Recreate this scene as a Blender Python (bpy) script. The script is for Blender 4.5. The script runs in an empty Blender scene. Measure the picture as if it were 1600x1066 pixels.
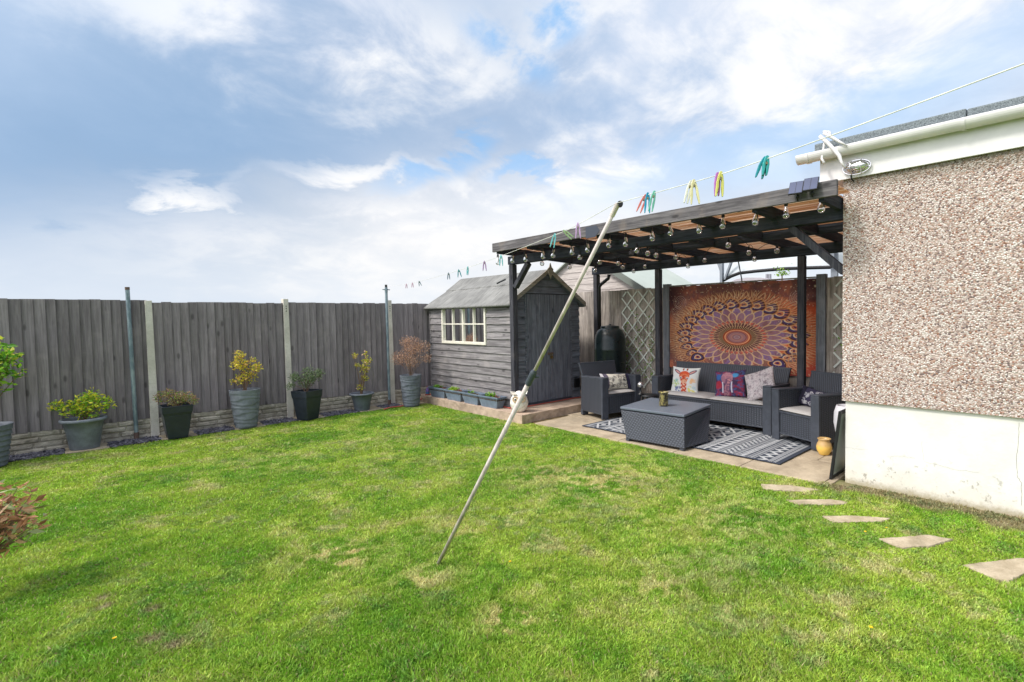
import bpy, math, random
import numpy as np
from mathutils import Vector, Matrix
R = math.radians
random.seed(7); rng = np.random.default_rng(7)
S = bpy.context.scene
COL = S.collection
# ------------------------------------------------------------ camera (world: +X along the left fence, +Y along the house wall)
F_, CX, CY, PIT, ROLL, EYE = 800.0, 899.5, 527.3, R(2.35), R(-.84), 1.78
k_ = math.sqrt(.5)
def lat(v): return Vector(((v[1] + v[0]) * k_, (v[1] - v[0]) * k_, v[2]))
_fw = Vector((0, math.cos(PIT), -math.sin(PIT))); _up = Vector((0, math.sin(PIT), math.cos(PIT))); _ri = Vector((1, 0, 0))
RI = lat(_ri * math.cos(ROLL) + _up * math.sin(ROLL)); UP = lat(_up * math.cos(ROLL) - _ri * math.sin(ROLL)); FW = lat(_fw)
cam = bpy.data.objects.new('camera', bpy.data.cameras.new('camera')); COL.objects.link(cam); S.camera = cam
m4 = Matrix((RI, UP, -FW)).transposed().to_4x4(); m4.translation = (0, 0, EYE); cam.matrix_world = m4
cam.data.sensor_width = 36; cam.data.lens = 36 * F_ / 1600
cam.data.shift_x = (800 - CX) / 1600; cam.data.shift_y = (CY - 533) / 1600
cam.data.clip_end = 2000; cam.data.clip_start = .02
S.view_settings.view_transform = 'Standard'; S.view_settings.look = 'None'
S.view_settings.exposure = 0.5; S.view_settings.gamma = 1
S.cycles.max_bounces = 8; S.cycles.transparent_max_bounces = 24
def ray(x, y): return FW + RI * ((x - CX) / F_) - UP * ((y - CY) / F_)
def onz(x, y, z=0):                     # the point of a horizontal plane seen at a photo pixel
    d = ray(x, y); return Vector((0, 0, EYE)) + d * ((z - EYE) / d.z)
def onx(x, y, X):
    d = ray(x, y); return Vector((0, 0, EYE)) + d * (X / d.x)
def ony(x, y, Y):
    d = ray(x, y); return Vector((0, 0, EYE)) + d * (Y / d.y)

# ------------------------------------------------------------ node helper
class T:
    def __init__(s, tree): s.t = tree; tree.nodes.clear()
    def n(s, typ, ins=None, **pr):
        nd = s.t.nodes.new(typ)
        for a, b in pr.items(): setattr(nd, a, b)
        for a, b in (ins or {}).items():
            if isinstance(b, bpy.types.NodeSocket): s.t.links.new(b, nd.inputs[a])
            else: nd.inputs[a].default_value = b
        return nd
    def m(s, op, a, b=0.0, c=0.0, clamp=False):
        return s.n('ShaderNodeMath', {0: a, 1: b, 2: c}, operation=op, use_clamp=clamp).outputs[0]
    def vm(s, op, a, b=(0, 0, 0)):
        nd = s.n('ShaderNodeVectorMath', {0: a, 1: b}, operation=op); return nd.outputs[1] if op in ('LENGTH', 'DOT_PRODUCT', 'DISTANCE') else nd.outputs[0]
    def co(s, k='Object'): return s.n('ShaderNodeTexCoord').outputs[k]
    def pos(s): return s.n('ShaderNodeNewGeometry').outputs['Position']
    def isl(s): return s.n('ShaderNodeNewGeometry').outputs['Random Per Island']
    def map(s, v, sc=(1, 1, 1), loc=(0, 0, 0), rot=(0, 0, 0)):
        return s.n('ShaderNodeMapping', {'Vector': v, 'Scale': sc, 'Location': loc, 'Rotation': rot}).outputs[0]
    def noise(s, v, sc=5, de=4, ro=.5, di=0.0, out=0):
        return s.n('ShaderNodeTexNoise', {'Vector': v, 'Scale': sc, 'Detail': de, 'Roughness': ro, 'Distortion': di}).outputs[out]
    def ramp(s, f, st):
        nd = s.n('ShaderNodeValToRGB', {0: f}); e = nd.color_ramp.elements
        while len(e) < len(st): e.new(.5)
        for el, (p, c) in zip(e, st):
            el.position = p; el.color = (c, c, c, 1) if isinstance(c, (int, float)) else (*c, 1)
        return nd.outputs[0]
    def mix(s, f, a, b, bl='MIX'):
        nd = s.n('ShaderNodeMix', {0: f}, data_type='RGBA', blend_type=bl)
        for i, v in ((6, a), (7, b)):
            if isinstance(v, bpy.types.NodeSocket): s.t.links.new(v, nd.inputs[i])
            else: nd.inputs[i].default_value = (*v, 1) if len(v) == 3 else v
        return nd.outputs[2]
    def ss(s, x, a, b):
        return s.n('ShaderNodeMapRange', {0: x, 1: a, 2: b, 3: 0.0, 4: 1.0}, interpolation_type='SMOOTHSTEP').outputs[0]
    def xyz(s, v): o = s.n('ShaderNodeSeparateXYZ', {0: v}).outputs; return o[0], o[1], o[2]
    def comb(s, x, y, z): return s.n('ShaderNodeCombineXYZ', {0: x, 1: y, 2: z}).outputs[0]
    def bump(s, h, st=.3, d=.01, nrm=None):
        i = {'Strength': st, 'Distance': d, 'Height': h}
        if nrm: i['Normal'] = nrm
        return s.n('ShaderNodeBump', i).outputs[0]
MATS = {}
def mat(name, fn, rough=.7, metal=0, spec=.4, **kw):
    """fn(T) -> colour socket/tuple, or (colour, normal) or (colour, normal, roughness)"""
    if name in MATS: return MATS[name]
    m = bpy.data.materials.new(name); m.use_nodes = True; t = T(m.node_tree)
    r = fn(t)
    if not isinstance(r, list): r = [r]
    r += [None] * (3 - len(r))
    ins = {'Roughness': rough if r[2] is None else r[2], 'Metallic': metal, 'Specular IOR Level': spec}
    ins['Base Color'] = (*r[0], 1) if isinstance(r[0], tuple) else r[0]
    if r[1] is not None: ins['Normal'] = r[1]
    ins.update(kw)
    p = t.n('ShaderNodeBsdfPrincipled', ins)
    t.n('ShaderNodeOutputMaterial', {0: p.outputs[0]}); MATS[name] = m; return m

# ------------------------------------------------------------ world: Nishita sky under broken cloud
SUN_EL, SUN_AZ = R(50), None
sun_dir = Vector((-.78, .25, 0)).normalized() * math.cos(SUN_EL) + Vector((0, 0, math.sin(SUN_EL)))
W = bpy.data.worlds.new('World'); S.world = W; W.use_nodes = True; t = T(W.node_tree)
sky = t.n('ShaderNodeTexSky', sky_type='NISHITA', sun_disc=False)
sky.sun_elevation = SUN_EL; sky.sun_rotation = math.atan2(sun_dir.x, sun_dir.y); sky.air_density = 1.0; sky.dust_density = 1.5; sky.ozone_density = 2.0
d = t.vm('NORMALIZE', t.co('Generated'))
x, y, z = t.xyz(d)
el = t.m('ARCSINE', z)
az = t.m('ARCTAN2', t.m('SUBTRACT', x, y), t.m('ADD', x, y))      # 0 where the garden is looked at, + to the right
cz = t.m('ADD', t.m('MAXIMUM', z, 0.0), .32)
pl = t.comb(t.m('DIVIDE', x, cz), t.m('DIVIDE', y, cz), 0.0)     # flat cloud deck seen from below
nA = t.noise(pl, 1.3, 8, .52, .25); nB = t.noise(t.map(pl, loc=(7, 3, 1)), 3.6, 10, .6, .35)
nC = t.noise(t.map(pl, loc=(1, 9, 4)), .55, 5, .5, .3)
w1 = t.m('MULTIPLY', t.m('SUBTRACT', nA, .5), .32); w2 = t.m('MULTIPLY', t.m('SUBTRACT', nB, .5), .38)
azw = t.m('ADD', az, w1); elw = t.m('ADD', el, t.m('MULTIPLY', w2, .6))
def azel(px, py):
    v = ray(px, py).normalized(); return math.atan2(v.x - v.y, v.x + v.y), math.asin(v.z)
def blob(px, py, rx, ry, soft=.5, rot=0):
    a, e = azel(px, py); rx /= F_; ry /= F_
    c, s_ = math.cos(rot), math.sin(rot)
    dx = t.m('SUBTRACT', azw, a); dy = t.m('SUBTRACT', elw, e)
    u = t.m('DIVIDE', t.m('ADD', t.m('MULTIPLY', dx, c), t.m('MULTIPLY', dy, s_)), rx)
    v = t.m('DIVIDE', t.m('SUBTRACT', t.m('MULTIPLY', dy, c), t.m('MULTIPLY', dx, s_)), ry)
    r = t.m('SQRT', t.m('ADD', t.m('MULTIPLY', u, u), t.m('MULTIPLY', v, v)))
    return t.m('SUBTRACT', 1.0, t.ss(r, 1 - soft, 1 + soft))
def union(l):
    o = l[0]
    for b in l[1:]: o = t.m('MAXIMUM', o, b)
    return o
base = t.mix(1.0, sky.outputs[0], (.115, .115, .115), 'MULTIPLY')
base = t.mix(.55, base, (.34, .53, .80))
hor = t.m('SUBTRACT', 1.0, t.ss(el, .0, .34))
c = t.mix(t.m('MULTIPLY', hor, .85), base, (.56, .66, .78))
veil = t.ss(t.m('ADD', nA, t.m('MULTIPLY', nC, .5)), .42, .80)
c = t.mix(t.m('MULTIPLY', veil, .85), c, t.mix(nB, (.46, .56, .72), (.70, .74, .81)))
grey = union([blob(420, 190, 400, 220, .6), blob(120, 420, 330, 90, .7)])
c = t.mix(t.m('MULTIPLY', grey, .85), c, t.mix(nB, (.30, .40, .56), (.47, .54, .67)))
left = blob(40, 190, 330, 200, .75)
c = t.mix(t.m('MULTIPLY', left, .78), c, t.mix(nB, (.13, .27, .47), (.24, .38, .58)))
wh = union([blob(900, 265, 330, 62, .5, .22), blob(1150, 130, 420, 110, .6, .25), blob(640, 345, 190, 30, .6, .05), blob(900, 325, 160, 60, .6), blob(540, 55, 230, 60, .8),
            blob(285, 298, 45, 14, .8), blob(820, 390, 420, 60, .7), blob(1330, 40, 330, 110, .6), blob(980, 60, 200, 70, .6), blob(540, 265, 110, 20, .8, .2)])
wm = t.m('MULTIPLY', wh, t.ss(t.m('ADD', t.m('MULTIPLY', nB, .65), t.m('MULTIPLY', nA, .45)), .40, .64))
c = t.mix(t.m('MULTIPLY', wm, .92), c, t.mix(t.ss(nB, .35, .62), (.66, .69, .79), (.88, .865, .86)))
hole = union([blob(770, 70, 62, 26, .6, -.6), blob(850, 30, 50, 30, .6), blob(660, 262, 62, 22, .6, .5), blob(800, 275, 60, 14, .6)])
hm = t.m('MULTIPLY', hole, t.ss(t.m('SUBTRACT', 1.0, nB), .36, .56))
c = t.mix(t.m('MULTIPLY', blob(1240, 215, 360, 40, .7, .2), .55), c, (.44, .62, .86))
c = t.mix(t.m('MULTIPLY', hm, .8), c, (.20, .45, .80))
low = t.m('SUBTRACT', 1.0, t.ss(t.m('ADD', el, t.m('MULTIPLY', w2, .3)), .03, .20))
c = t.mix(t.m('MULTIPLY', low, .75), c, t.mix(nA, (.60, .67, .76), (.78, .79, .82)))
c = t.mix(t.m('MULTIPLY', blob(760, 390, 330, 90, .8), .55), c, (.86, .83, .80))
c = t.mix(1.0, c, (.87, .88, .88), 'MULTIPLY')
gl = t.m('POWER', t.m('MAXIMUM', t.vm('DOT_PRODUCT', d, tuple(sun_dir)), 0.0), 4.0)      # glow round the sun, added out of view to lift the fill light
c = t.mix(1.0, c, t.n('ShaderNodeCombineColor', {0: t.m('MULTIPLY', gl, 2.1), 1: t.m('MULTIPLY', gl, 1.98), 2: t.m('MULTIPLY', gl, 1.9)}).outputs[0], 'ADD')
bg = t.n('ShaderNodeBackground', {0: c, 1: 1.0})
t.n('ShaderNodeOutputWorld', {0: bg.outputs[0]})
sl = bpy.data.lights.new('sun', 'SUN'); sl.energy = 2.0; sl.angle = R(10); sl.color = (1, .95, .87)
so = bpy.data.objects.new('sun', sl); COL.objects.link(so); so.rotation_euler = sun_dir.to_track_quat('Z', 'Y').to_euler()

# ------------------------------------------------------------ mesh helper
class MB:
    def __init__(s): s.v = []; s.f = []
    def add(s, vs, fs):
        o = len(s.v); s.v += [tuple(v) for v in vs]; s.f += [tuple(i + o for i in f) for f in fs]; return s
    def box(s, x0, x1, y0, y1, z0, z1, M=None):
        vs = [(x, y, z) for z in (z0, z1) for y in (y0, y1) for x in (x0, x1)]
        if M is not None: vs = [M @ Vector(v) for v in vs]
        return s.add(vs, [(0, 2, 3, 1), (4, 5, 7, 6), (0, 1, 5, 4), (2, 6, 7, 3), (0, 4, 6, 2), (1, 3, 7, 5)])
    def hexa(s, vs):                       # 8 corners in box order
        return s.add(vs, [(0, 2, 3, 1), (4, 5, 7, 6), (0, 1, 5, 4), (2, 6, 7, 3), (0, 4, 6, 2), (1, 3, 7, 5)])
    def beam(s, a, b, w, h, up=(0, 0, 1)):  # box from a to b, w wide, h high
        a = Vector(a); b = Vector(b); d_ = (b - a); L = d_.length; d_.normalize()
        u = Vector(up); sd = d_.cross(u).normalized(); u = sd.cross(d_)
        vs = [a + d_ * q + sd * (w / 2 * i) + u * (h / 2 * j) for j in (-1, 1) for i in (-1, 1) for q in (0, L)]
        return s.hexa(vs)
    def prism(s, poly, d_):                # poly: list of 3d points, d_: extrusion vector
        n_ = len(poly); d_ = Vector(d_); p = [Vector(q) for q in poly]
        return s.add(p + [q + d_ for q in p], [tuple(range(n_))[::-1], tuple(range(n_, 2 * n_))] + [(i, (i + 1) % n_, n_ + (i + 1) % n_, n_ + i) for i in range(n_)])
    def tube(s, pts, r, n=8, cap=True):
        pts = [Vector(p) for p in pts]; rs = r if isinstance(r, (list, tuple)) else [r] * len(pts)
        rings = []; prev = None
        for i, p in enumerate(pts):
            tg = (pts[min(i + 1, len(pts) - 1)] - pts[max(i - 1, 0)]).normalized()
            if prev is None:
                a = Vector((0, 0, 1)) if abs(tg.z) < .9 else Vector((1, 0, 0)); u = tg.cross(a).normalized()
            else: u = (prev - tg * prev.dot(tg)).normalized()
            prev = u; w = tg.cross(u)
            rings.append([p + (u * math.cos(2 * math.pi * j / n) + w * math.sin(2 * math.pi * j / n)) * rs[i] for j in range(n)])
        vs = [q for rg in rings for q in rg]; fs = []
        for i in range(len(pts) - 1):
            for j in range(n): fs.append((i * n + j, i * n + (j + 1) % n, (i + 1) * n + (j + 1) % n, (i + 1) * n + j))
        if cap: fs += [tuple(range(n))[::-1], tuple(range((len(pts) - 1) * n, len(pts) * n))]
        return s.add(vs, fs)
    def lathe(s, prof, n=24, c=(0, 0, 0), M=None, wob=None):
        vs = []; fs = []
        for i, (r, z_) in enumerate(prof):
            for j in range(n):
                a = 2 * math.pi * j / n; rr = r + (wob(a, z_) if wob else 0)
                vs.append(Vector((rr * math.cos(a) + c[0], rr * math.sin(a) + c[1], z_ + c[2])))
        for i in range(len(prof) - 1):
            for j in range(n): fs.append((i * n + j, i * n + (j + 1) % n, (i + 1) * n + (j + 1) % n, (i + 1) * n + j))
        if M is not None: vs = [M @ v for v in vs]
        return s.add(vs, fs)
    def ell(s, c, r, n=12, M=None):
        return s.lathe([(max(1e-4, r[0] * math.sin(math.pi * i / n)), -r[2] * math.cos(math.pi * i / n)) for i in range(n + 1)], n * 2, M=(Matrix.Translation(c) @ (M or Matrix()) @ Matrix.Diagonal((1, r[1] / r[0], 1, 1))))
    def build(s, name, m, parent=None, smooth=False, bevel=0, seg=2):
        me = bpy.data.meshes.new(name); me.from_pydata(s.v, [], s.f); me.materials.append(m)
        if smooth: me.shade_smooth()
        return link(name, me, parent, bevel, seg, smooth)
def link(name, me, parent=None, bevel=0, seg=2, smooth=False):
    me.validate(); me.update()
    o = bpy.data.objects.new(name, me); COL.objects.link(o); o.parent = parent
    if bevel:
        b = o.modifiers.new('bevel', 'BEVEL'); b.width = bevel; b.segments = seg; b.limit_method = 'ANGLE'; b.angle_limit = R(35)
    return o
def grid_mesh(name, P, m, parent=None, C=None, closed=False, smooth=True):
    """P: (nv,nu,3) array; C: (nv,nu,3) colours"""
    nv, nu = P.shape[:2]; idx = np.arange(nv * nu).reshape(nv, nu)
    q = np.stack([idx[:-1, :-1], idx[:-1, 1:], idx[1:, 1:], idx[1:, :-1]], -1).reshape(-1, 4)
    me = bpy.data.meshes.new(name); me.from_pydata(P.reshape(-1, 3).tolist(), [], q.tolist()); me.materials.append(m)
    if smooth: me.shade_smooth()
    if C is not None: setcol(me, C.reshape(-1, 3))
    return link(name, me, parent)
def setcol(me, C):
    a = me.color_attributes.new('Col', 'FLOAT_COLOR', 'POINT'); C = np.clip(np.asarray(C, dtype=np.float32), 0, 1)
    a.data.foreach_set('color', np.concatenate([C, np.ones((len(C), 1), np.float32)], 1).ravel())
def tag(o, label=None, cat=None, group=None, kind=None):
    for a, b in (('label', label), ('category', cat), ('group', group), ('kind', kind)):
        if b: o[a] = b
    return o
def thing(name, label, cat, loc=(0, 0, 0), rz=0, group=None):
    o = bpy.data.objects.new(name, None); COL.objects.link(o); o.location = loc; o.rotation_euler = (0, 0, rz); o.empty_display_size = .1
    return tag(o, label, cat, group)
def copy_tree(o, parent=None, label=None):
    c_ = o.copy(); COL.objects.link(c_); c_.parent = parent
    if label: c_['label'] = label
    for ch in list(o.children): copy_tree(ch, c_)
    return c_
def srgb(*c):
    return tuple((v / 255 / 12.92 if v <= 10 else ((v / 255 + .055) / 1.055) ** 2.4) for v in c)
# numpy value noise
def vnoise(x, y, seed=0):
    r = np.random.default_rng(seed); G = r.random((256, 256))
    xi = np.floor(x).astype(int); yi = np.floor(y).astype(int); fx = x - xi; fy = y - yi
    fx = fx * fx * (3 - 2 * fx); fy = fy * fy * (3 - 2 * fy)
    g = lambda a, b: G[a & 255, b & 255]
    return (g(xi, yi) * (1 - fx) + g(xi + 1, yi) * fx) * (1 - fy) + (g(xi, yi + 1) * (1 - fx) + g(xi + 1, yi + 1) * fx) * fy
def fbm(x, y, seed=0, o=4):
    s_ = 0; a = .5; tot = 0
    for i in range(o): s_ = s_ + a * vnoise(x * 2 ** i + 17 * i, y * 2 ** i + 5 * i, seed + i); tot += a; a *= .5
    return s_ / tot
def sstep(x, a, b): q = np.clip((x - a) / (b - a), 0, 1); return q * q * (3 - 2 * q)

# ------------------------------------------------------------ materials
def wood(name, ax, dark, light, rough=.85, tone=.35, tint=None, sc=1.0, bs=.35):
    s1 = {'x': (1.2, 22, 22), 'y': (22, 1.2, 22), 'z': (22, 22, 1.2)}[ax]
    def fn(t):
        i = t.isl(); o = t.vm('ADD', t.pos(), t.comb(t.m('MULTIPLY', i, 37.), t.m('MULTIPLY', i, 11.), t.m('MULTIPLY', i, 23.)))
        g = t.noise(t.map(o, tuple(a * sc for a in s1)), 1.6, 7, .62, .7); g2 = t.noise(o, 3.2, 5, .6, .4)
        g3 = t.noise(t.map(o, tuple(a * sc * 3 for a in s1)), 1.5, 4, .6)
        c = t.mix(t.ss(g, .28, .72), dark, light)
        c = t.mix(t.m('MULTIPLY', t.ss(g3, .45, .7), .35), c, tuple(v * .55 for v in dark))
        c = t.mix(t.m('MULTIPLY', t.ss(g2, .5, .75), .35), c, tint or tuple(v * 1.35 for v in light))
        kn = t.n('ShaderNodeTexVoronoi', {'Vector': t.map(o, tuple(2.2 if a < 2 else 5.5 for a in s1)), 'Scale': 1.0}).outputs[0]
        c = t.mix(t.m('MULTIPLY', t.m('SUBTRACT', 1.0, t.ss(kn, .06, .15)), .7), c, tuple(v * .4 for v in dark))
        k = t.m('ADD', 1 - tone / 2, t.m('MULTIPLY', i, tone)); c = t.mix(1.0, c, t.n('ShaderNodeCombineColor', {0: k, 1: k, 2: k}).outputs[0], 'MULTIPLY')
        return [c, t.bump(t.m('ADD', g, t.m('MULTIPLY', g3, .5)), bs, .004)]
    return mat(name, fn, rough, spec=.25)
M_fence = wood('fence boards', 'z', srgb(114, 106, 109), srgb(142, 134, 137), tint=srgb(162, 152, 152), tone=.38, sc=.8)
M_backfence = wood('weathered fence boards', 'z', srgb(120, 112, 107), srgb(184, 175, 167), tint=srgb(204, 194, 180), tone=.55)
M_shedx = wood('shed cladding', 'y', srgb(100, 96, 98), srgb(152, 148, 149), tint=srgb(172, 165, 160), tone=.35, sc=.9)
M_shedf = wood('shade-toned shed front', 'x', srgb(84, 88, 98), srgb(122, 127, 138), tone=.2)  # same boards as the side; pergola shade is put into this darker, bluer colour
M_sheddoor = wood('shade-toned shed door', 'z', srgb(82, 86, 97), srgb(126, 131, 143), tone=.18)  # doors too carry the pergola shade in their colour
M_perg = wood('black stained timber', 'y', srgb(34, 38, 48), srgb(62, 67, 78), tone=.2, tint=srgb(80, 84, 92))
M_pergx = wood('black stained rafter', 'x', srgb(32, 36, 46), srgb(58, 63, 74), tone=.2, tint=srgb(70, 76, 84))
M_pergz = wood('black stained post', 'z', srgb(48, 48, 56), srgb(84, 84, 90), tone=.2, tint=srgb(110, 104, 104))
M_fasc = wood('weathered stained fascia', 'y', srgb(70, 67, 70), srgb(122, 118, 120), tone=.1, tint=srgb(148, 132, 118))
M_postgrey = wood('grey painted post', 'z', srgb(100, 104, 112), srgb(134, 137, 144), tone=.1)
M_plank = wood('bleached planks', 'y', srgb(165, 155, 150), srgb(205, 196, 190), tone=.15, tint=srgb(215, 205, 198))
def conc(name, a, b, sc=6, bs=.3, rough=.9, c3=None, z=False):
    def fn(t):
        p = t.pos(); n1 = t.noise(p, sc, 7, .65); n2 = t.noise(p, sc * 14, 4, .7); n3 = t.noise(p, sc * .3, 4, .6, .6)
        c = t.mix(t.ss(n1, .3, .7), a, b); c = t.mix(t.m('MULTIPLY', t.ss(n2, .5, .72), .4), c, tuple(v * .6 for v in a))
        c = t.mix(t.m('MULTIPLY', t.ss(n3, .5, .7), .5), c, c3 or tuple(v * .75 for v in a))
        return [c, t.bump(t.m('ADD', n2, n1), bs, .006)]
    return mat(name, fn, rough, spec=.2)
M_post = conc('concrete post', srgb(198, 191, 180), srgb(222, 215, 205), 5, .25)
M_gravb = conc('rock faced concrete', srgb(150, 141, 128), srgb(196, 188, 174), 6, .5, c3=srgb(128, 122, 112))
M_slab = conc('sandy slab', srgb(156, 142, 118), srgb(188, 174, 150), 7, .5, c3=srgb(118, 112, 92))
M_patio = conc('patio concrete', srgb(150, 136, 116), srgb(188, 172, 148), 3, .3, c3=srgb(138, 128, 112))
M_base = conc('shed base concrete', srgb(160, 140, 124), srgb(196, 174, 154), 5, .5, c3=srgb(124, 108, 96))
M_soil = conc('earth', srgb(84, 72, 50), srgb(120, 104, 72), 5, .5)
def plas(name, c, rough=.5, spec=.4, b=.0):
    def fn(t):
        n1 = t.noise(t.pos(), 9, 6, .68); n2 = t.noise(t.pos(), 60, 3, .6)
        return [t.mix(t.ss(n1, .35, .7), tuple(v * .80 for v in c), tuple(min(1, v * 1.14) for v in c)), t.bump(n2, .08 + b, .002), t.m('ADD', rough - .06, t.m('MULTIPLY', n1, .14))]
    return mat(name, fn, rough, spec=spec)
M_pot = plas('grey pot plastic', srgb(104, 110, 120), .6)
M_pot2 = plas('light grey pot plastic', srgb(118, 124, 132), .65)
M_pot3 = plas('black pot plastic', srgb(44, 50, 58), .35)
M_trough = plas('blue grey trough plastic', srgb(112, 126, 142), .5)
M_white = mat('white upvc', lambda t: [t.mix(t.ss(t.noise(t.pos(), 4, 5, .6), .3, .7), srgb(214, 211, 212), srgb(226, 223, 223))], .35)
M_black = plas('black plastic', (.012, .013, .015), .4)
M_butt = plas('dark green butt plastic', (.008, .016, .018), .28, .5)
M_line = plas('white line', (.75, .74, .7), .6)
M_cable = plas('black cable', (.012, .012, .014), .6)
M_slatepl = conc('compost', srgb(60, 48, 38), srgb(92, 74, 58), 20, .6)
M_zinc = mat('galvanised steel', lambda t: [t.mix(t.ss(t.noise(t.map(t.pos(), (3, 3, 1)), 6, 6, .6), .35, .65), srgb(112, 128, 138), srgb(150, 164, 172))], .5, .5)
M_rust = mat('rusty steel', lambda t: t.mix(t.noise(t.pos(), 20, 5, .6), srgb(80, 62, 56), srgb(122, 100, 90)), .8)
M_alu = mat('prop aluminium', lambda t: t.mix(t.ss(t.noise(t.map(t.pos(), (4, 4, 1)), 5, 6, .65), .35, .65), srgb(172, 161, 156), srgb(206, 195, 190)), .5, .0)
M_chrome = mat('chrome', lambda t: (.7, .7, .72), .15, 1)
def wicker(name, kind, c=srgb(67, 71, 80)):
    def fn(t):
        o = t.co(); x, y, z = t.xyz(o); u = t.m('ADD', x, y)
        if kind == 'rib':
            h = t.m('ABSOLUTE', t.m('SINE', t.m('MULTIPLY', u, 92.)))
            h2 = t.m('ABSOLUTE', t.m('SINE', t.m('MULTIPLY', z, 150.)))
            hh = t.m('ADD', h, t.m('MULTIPLY', h2, .25)); gap = t.m('SUBTRACT', 1.0, t.ss(h, .2, .85))
        else:
            fr = t.m('FLOOR', t.m('MULTIPLY', u, 25.)); od = t.m('MODULO', fr, 2.0)
            a = t.m('ABSOLUTE', t.m('SINE', t.m('MULTIPLY', u, 78.54)))
            b = t.m('ABSOLUTE', t.m('SINE', t.m('ADD', t.m('MULTIPLY', z, 112.), t.m('MULTIPLY', od, 1.5708))))
            hh = t.m('MINIMUM', a, t.m('MULTIPLY', b, 1.3)); gap = t.m('SUBTRACT', 1.0, t.ss(hh, .2, .8))
        cc = t.mix(t.m('MULTIPLY', gap, .85), c, tuple(v * .22 for v in c)); n_ = t.noise(o, 4, 4, .6)
        cc = t.mix(t.m('MULTIPLY', n_, .25), cc, tuple(v * 1.4 for v in c))
        return [cc, t.bump(hh, .7, .006)]
    return mat(name, fn, .5, spec=.4)
M_rib = wicker('ribbed rattan', 'rib'); M_weave = wicker('woven rattan', 'weave'); M_ratt = plas('rattan frame plastic', srgb(69, 73, 82), .5, .4, .1)
M_seat = mat('grey seat fabric', lambda t: [t.mix(t.noise(t.pos(), 120, 3, .6), srgb(150, 147, 146), srgb(180, 177, 174)), t.bump(t.noise(t.pos(), 300, 2, .5), .2, .002)], .95)
def vcol(name, rough=.9, bump=True, spec=.2, fine=200, trans=0, k=.25):
    def fn(t):
        a = t.n('ShaderNodeAttribute', attribute_name='Col').outputs[0]; n_ = t.noise(t.pos(), fine, 3, .6)
        return [t.mix(t.m('MULTIPLY', n_, k), a, (0, 0, 0)), t.bump(n_, .15, .002) if bump else None]
    return mat(name, fn, rough, spec=spec)
M_print = vcol('printed fabric'); M_rugm = vcol('woven rug', fine=150)
def leafmat(name, tr=.35):
    m = bpy.data.materials.new(name); m.use_nodes = True; t = T(m.node_tree)
    a = t.n('ShaderNodeAttribute', attribute_name='Col').outputs[0]
    p = t.n('ShaderNodeBsdfPrincipled', {'Base Color': a, 'Roughness': .5, 'Specular IOR Level': .3}); tl = t.n('ShaderNodeBsdfTranslucent', {0: a})
    mx = t.n('ShaderNodeMixShader', {0: tr, 1: p.outputs[0], 2: tl.outputs[0]}); t.n('ShaderNodeOutputMaterial', {0: mx.outputs[0]}); return m
M_leaf = leafmat('leaves'); M_grass = leafmat('grass blades', .3)
M_twig = mat('twigs', lambda t: t.mix(t.noise(t.pos(), 30, 3, .6), srgb(96, 74, 58), srgb(140, 116, 94)), .9)
def glassmat(name, tint, tr=.8, rough=.02):
    m = bpy.data.materials.new(name); m.use_nodes = True; t = T(m.node_tree)
    a = t.n('ShaderNodeBsdfTransparent', {0: (*tint, 1)}); g = t.n('ShaderNodeBsdfGlossy', {0: (.9, .9, .9, 1), 'Roughness': rough})
    fr = t.n('ShaderNodeFresnel', {0: 1.5}).outputs[0]; f = t.m('ADD', t.m('MULTIPLY', fr, 1.0), 1 - tr, clamp=True)
    t.n('ShaderNodeOutputMaterial', {0: t.n('ShaderNodeMixShader', {0: f, 1: a.outputs[0], 2: g.outputs[0]}).outputs[0]}); return m
M_bulb = glassmat('bulb glass', (.97, .98, .99), .80, .06); M_pane = glassmat('window glass', (.3, .34, .36), .95)

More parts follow.
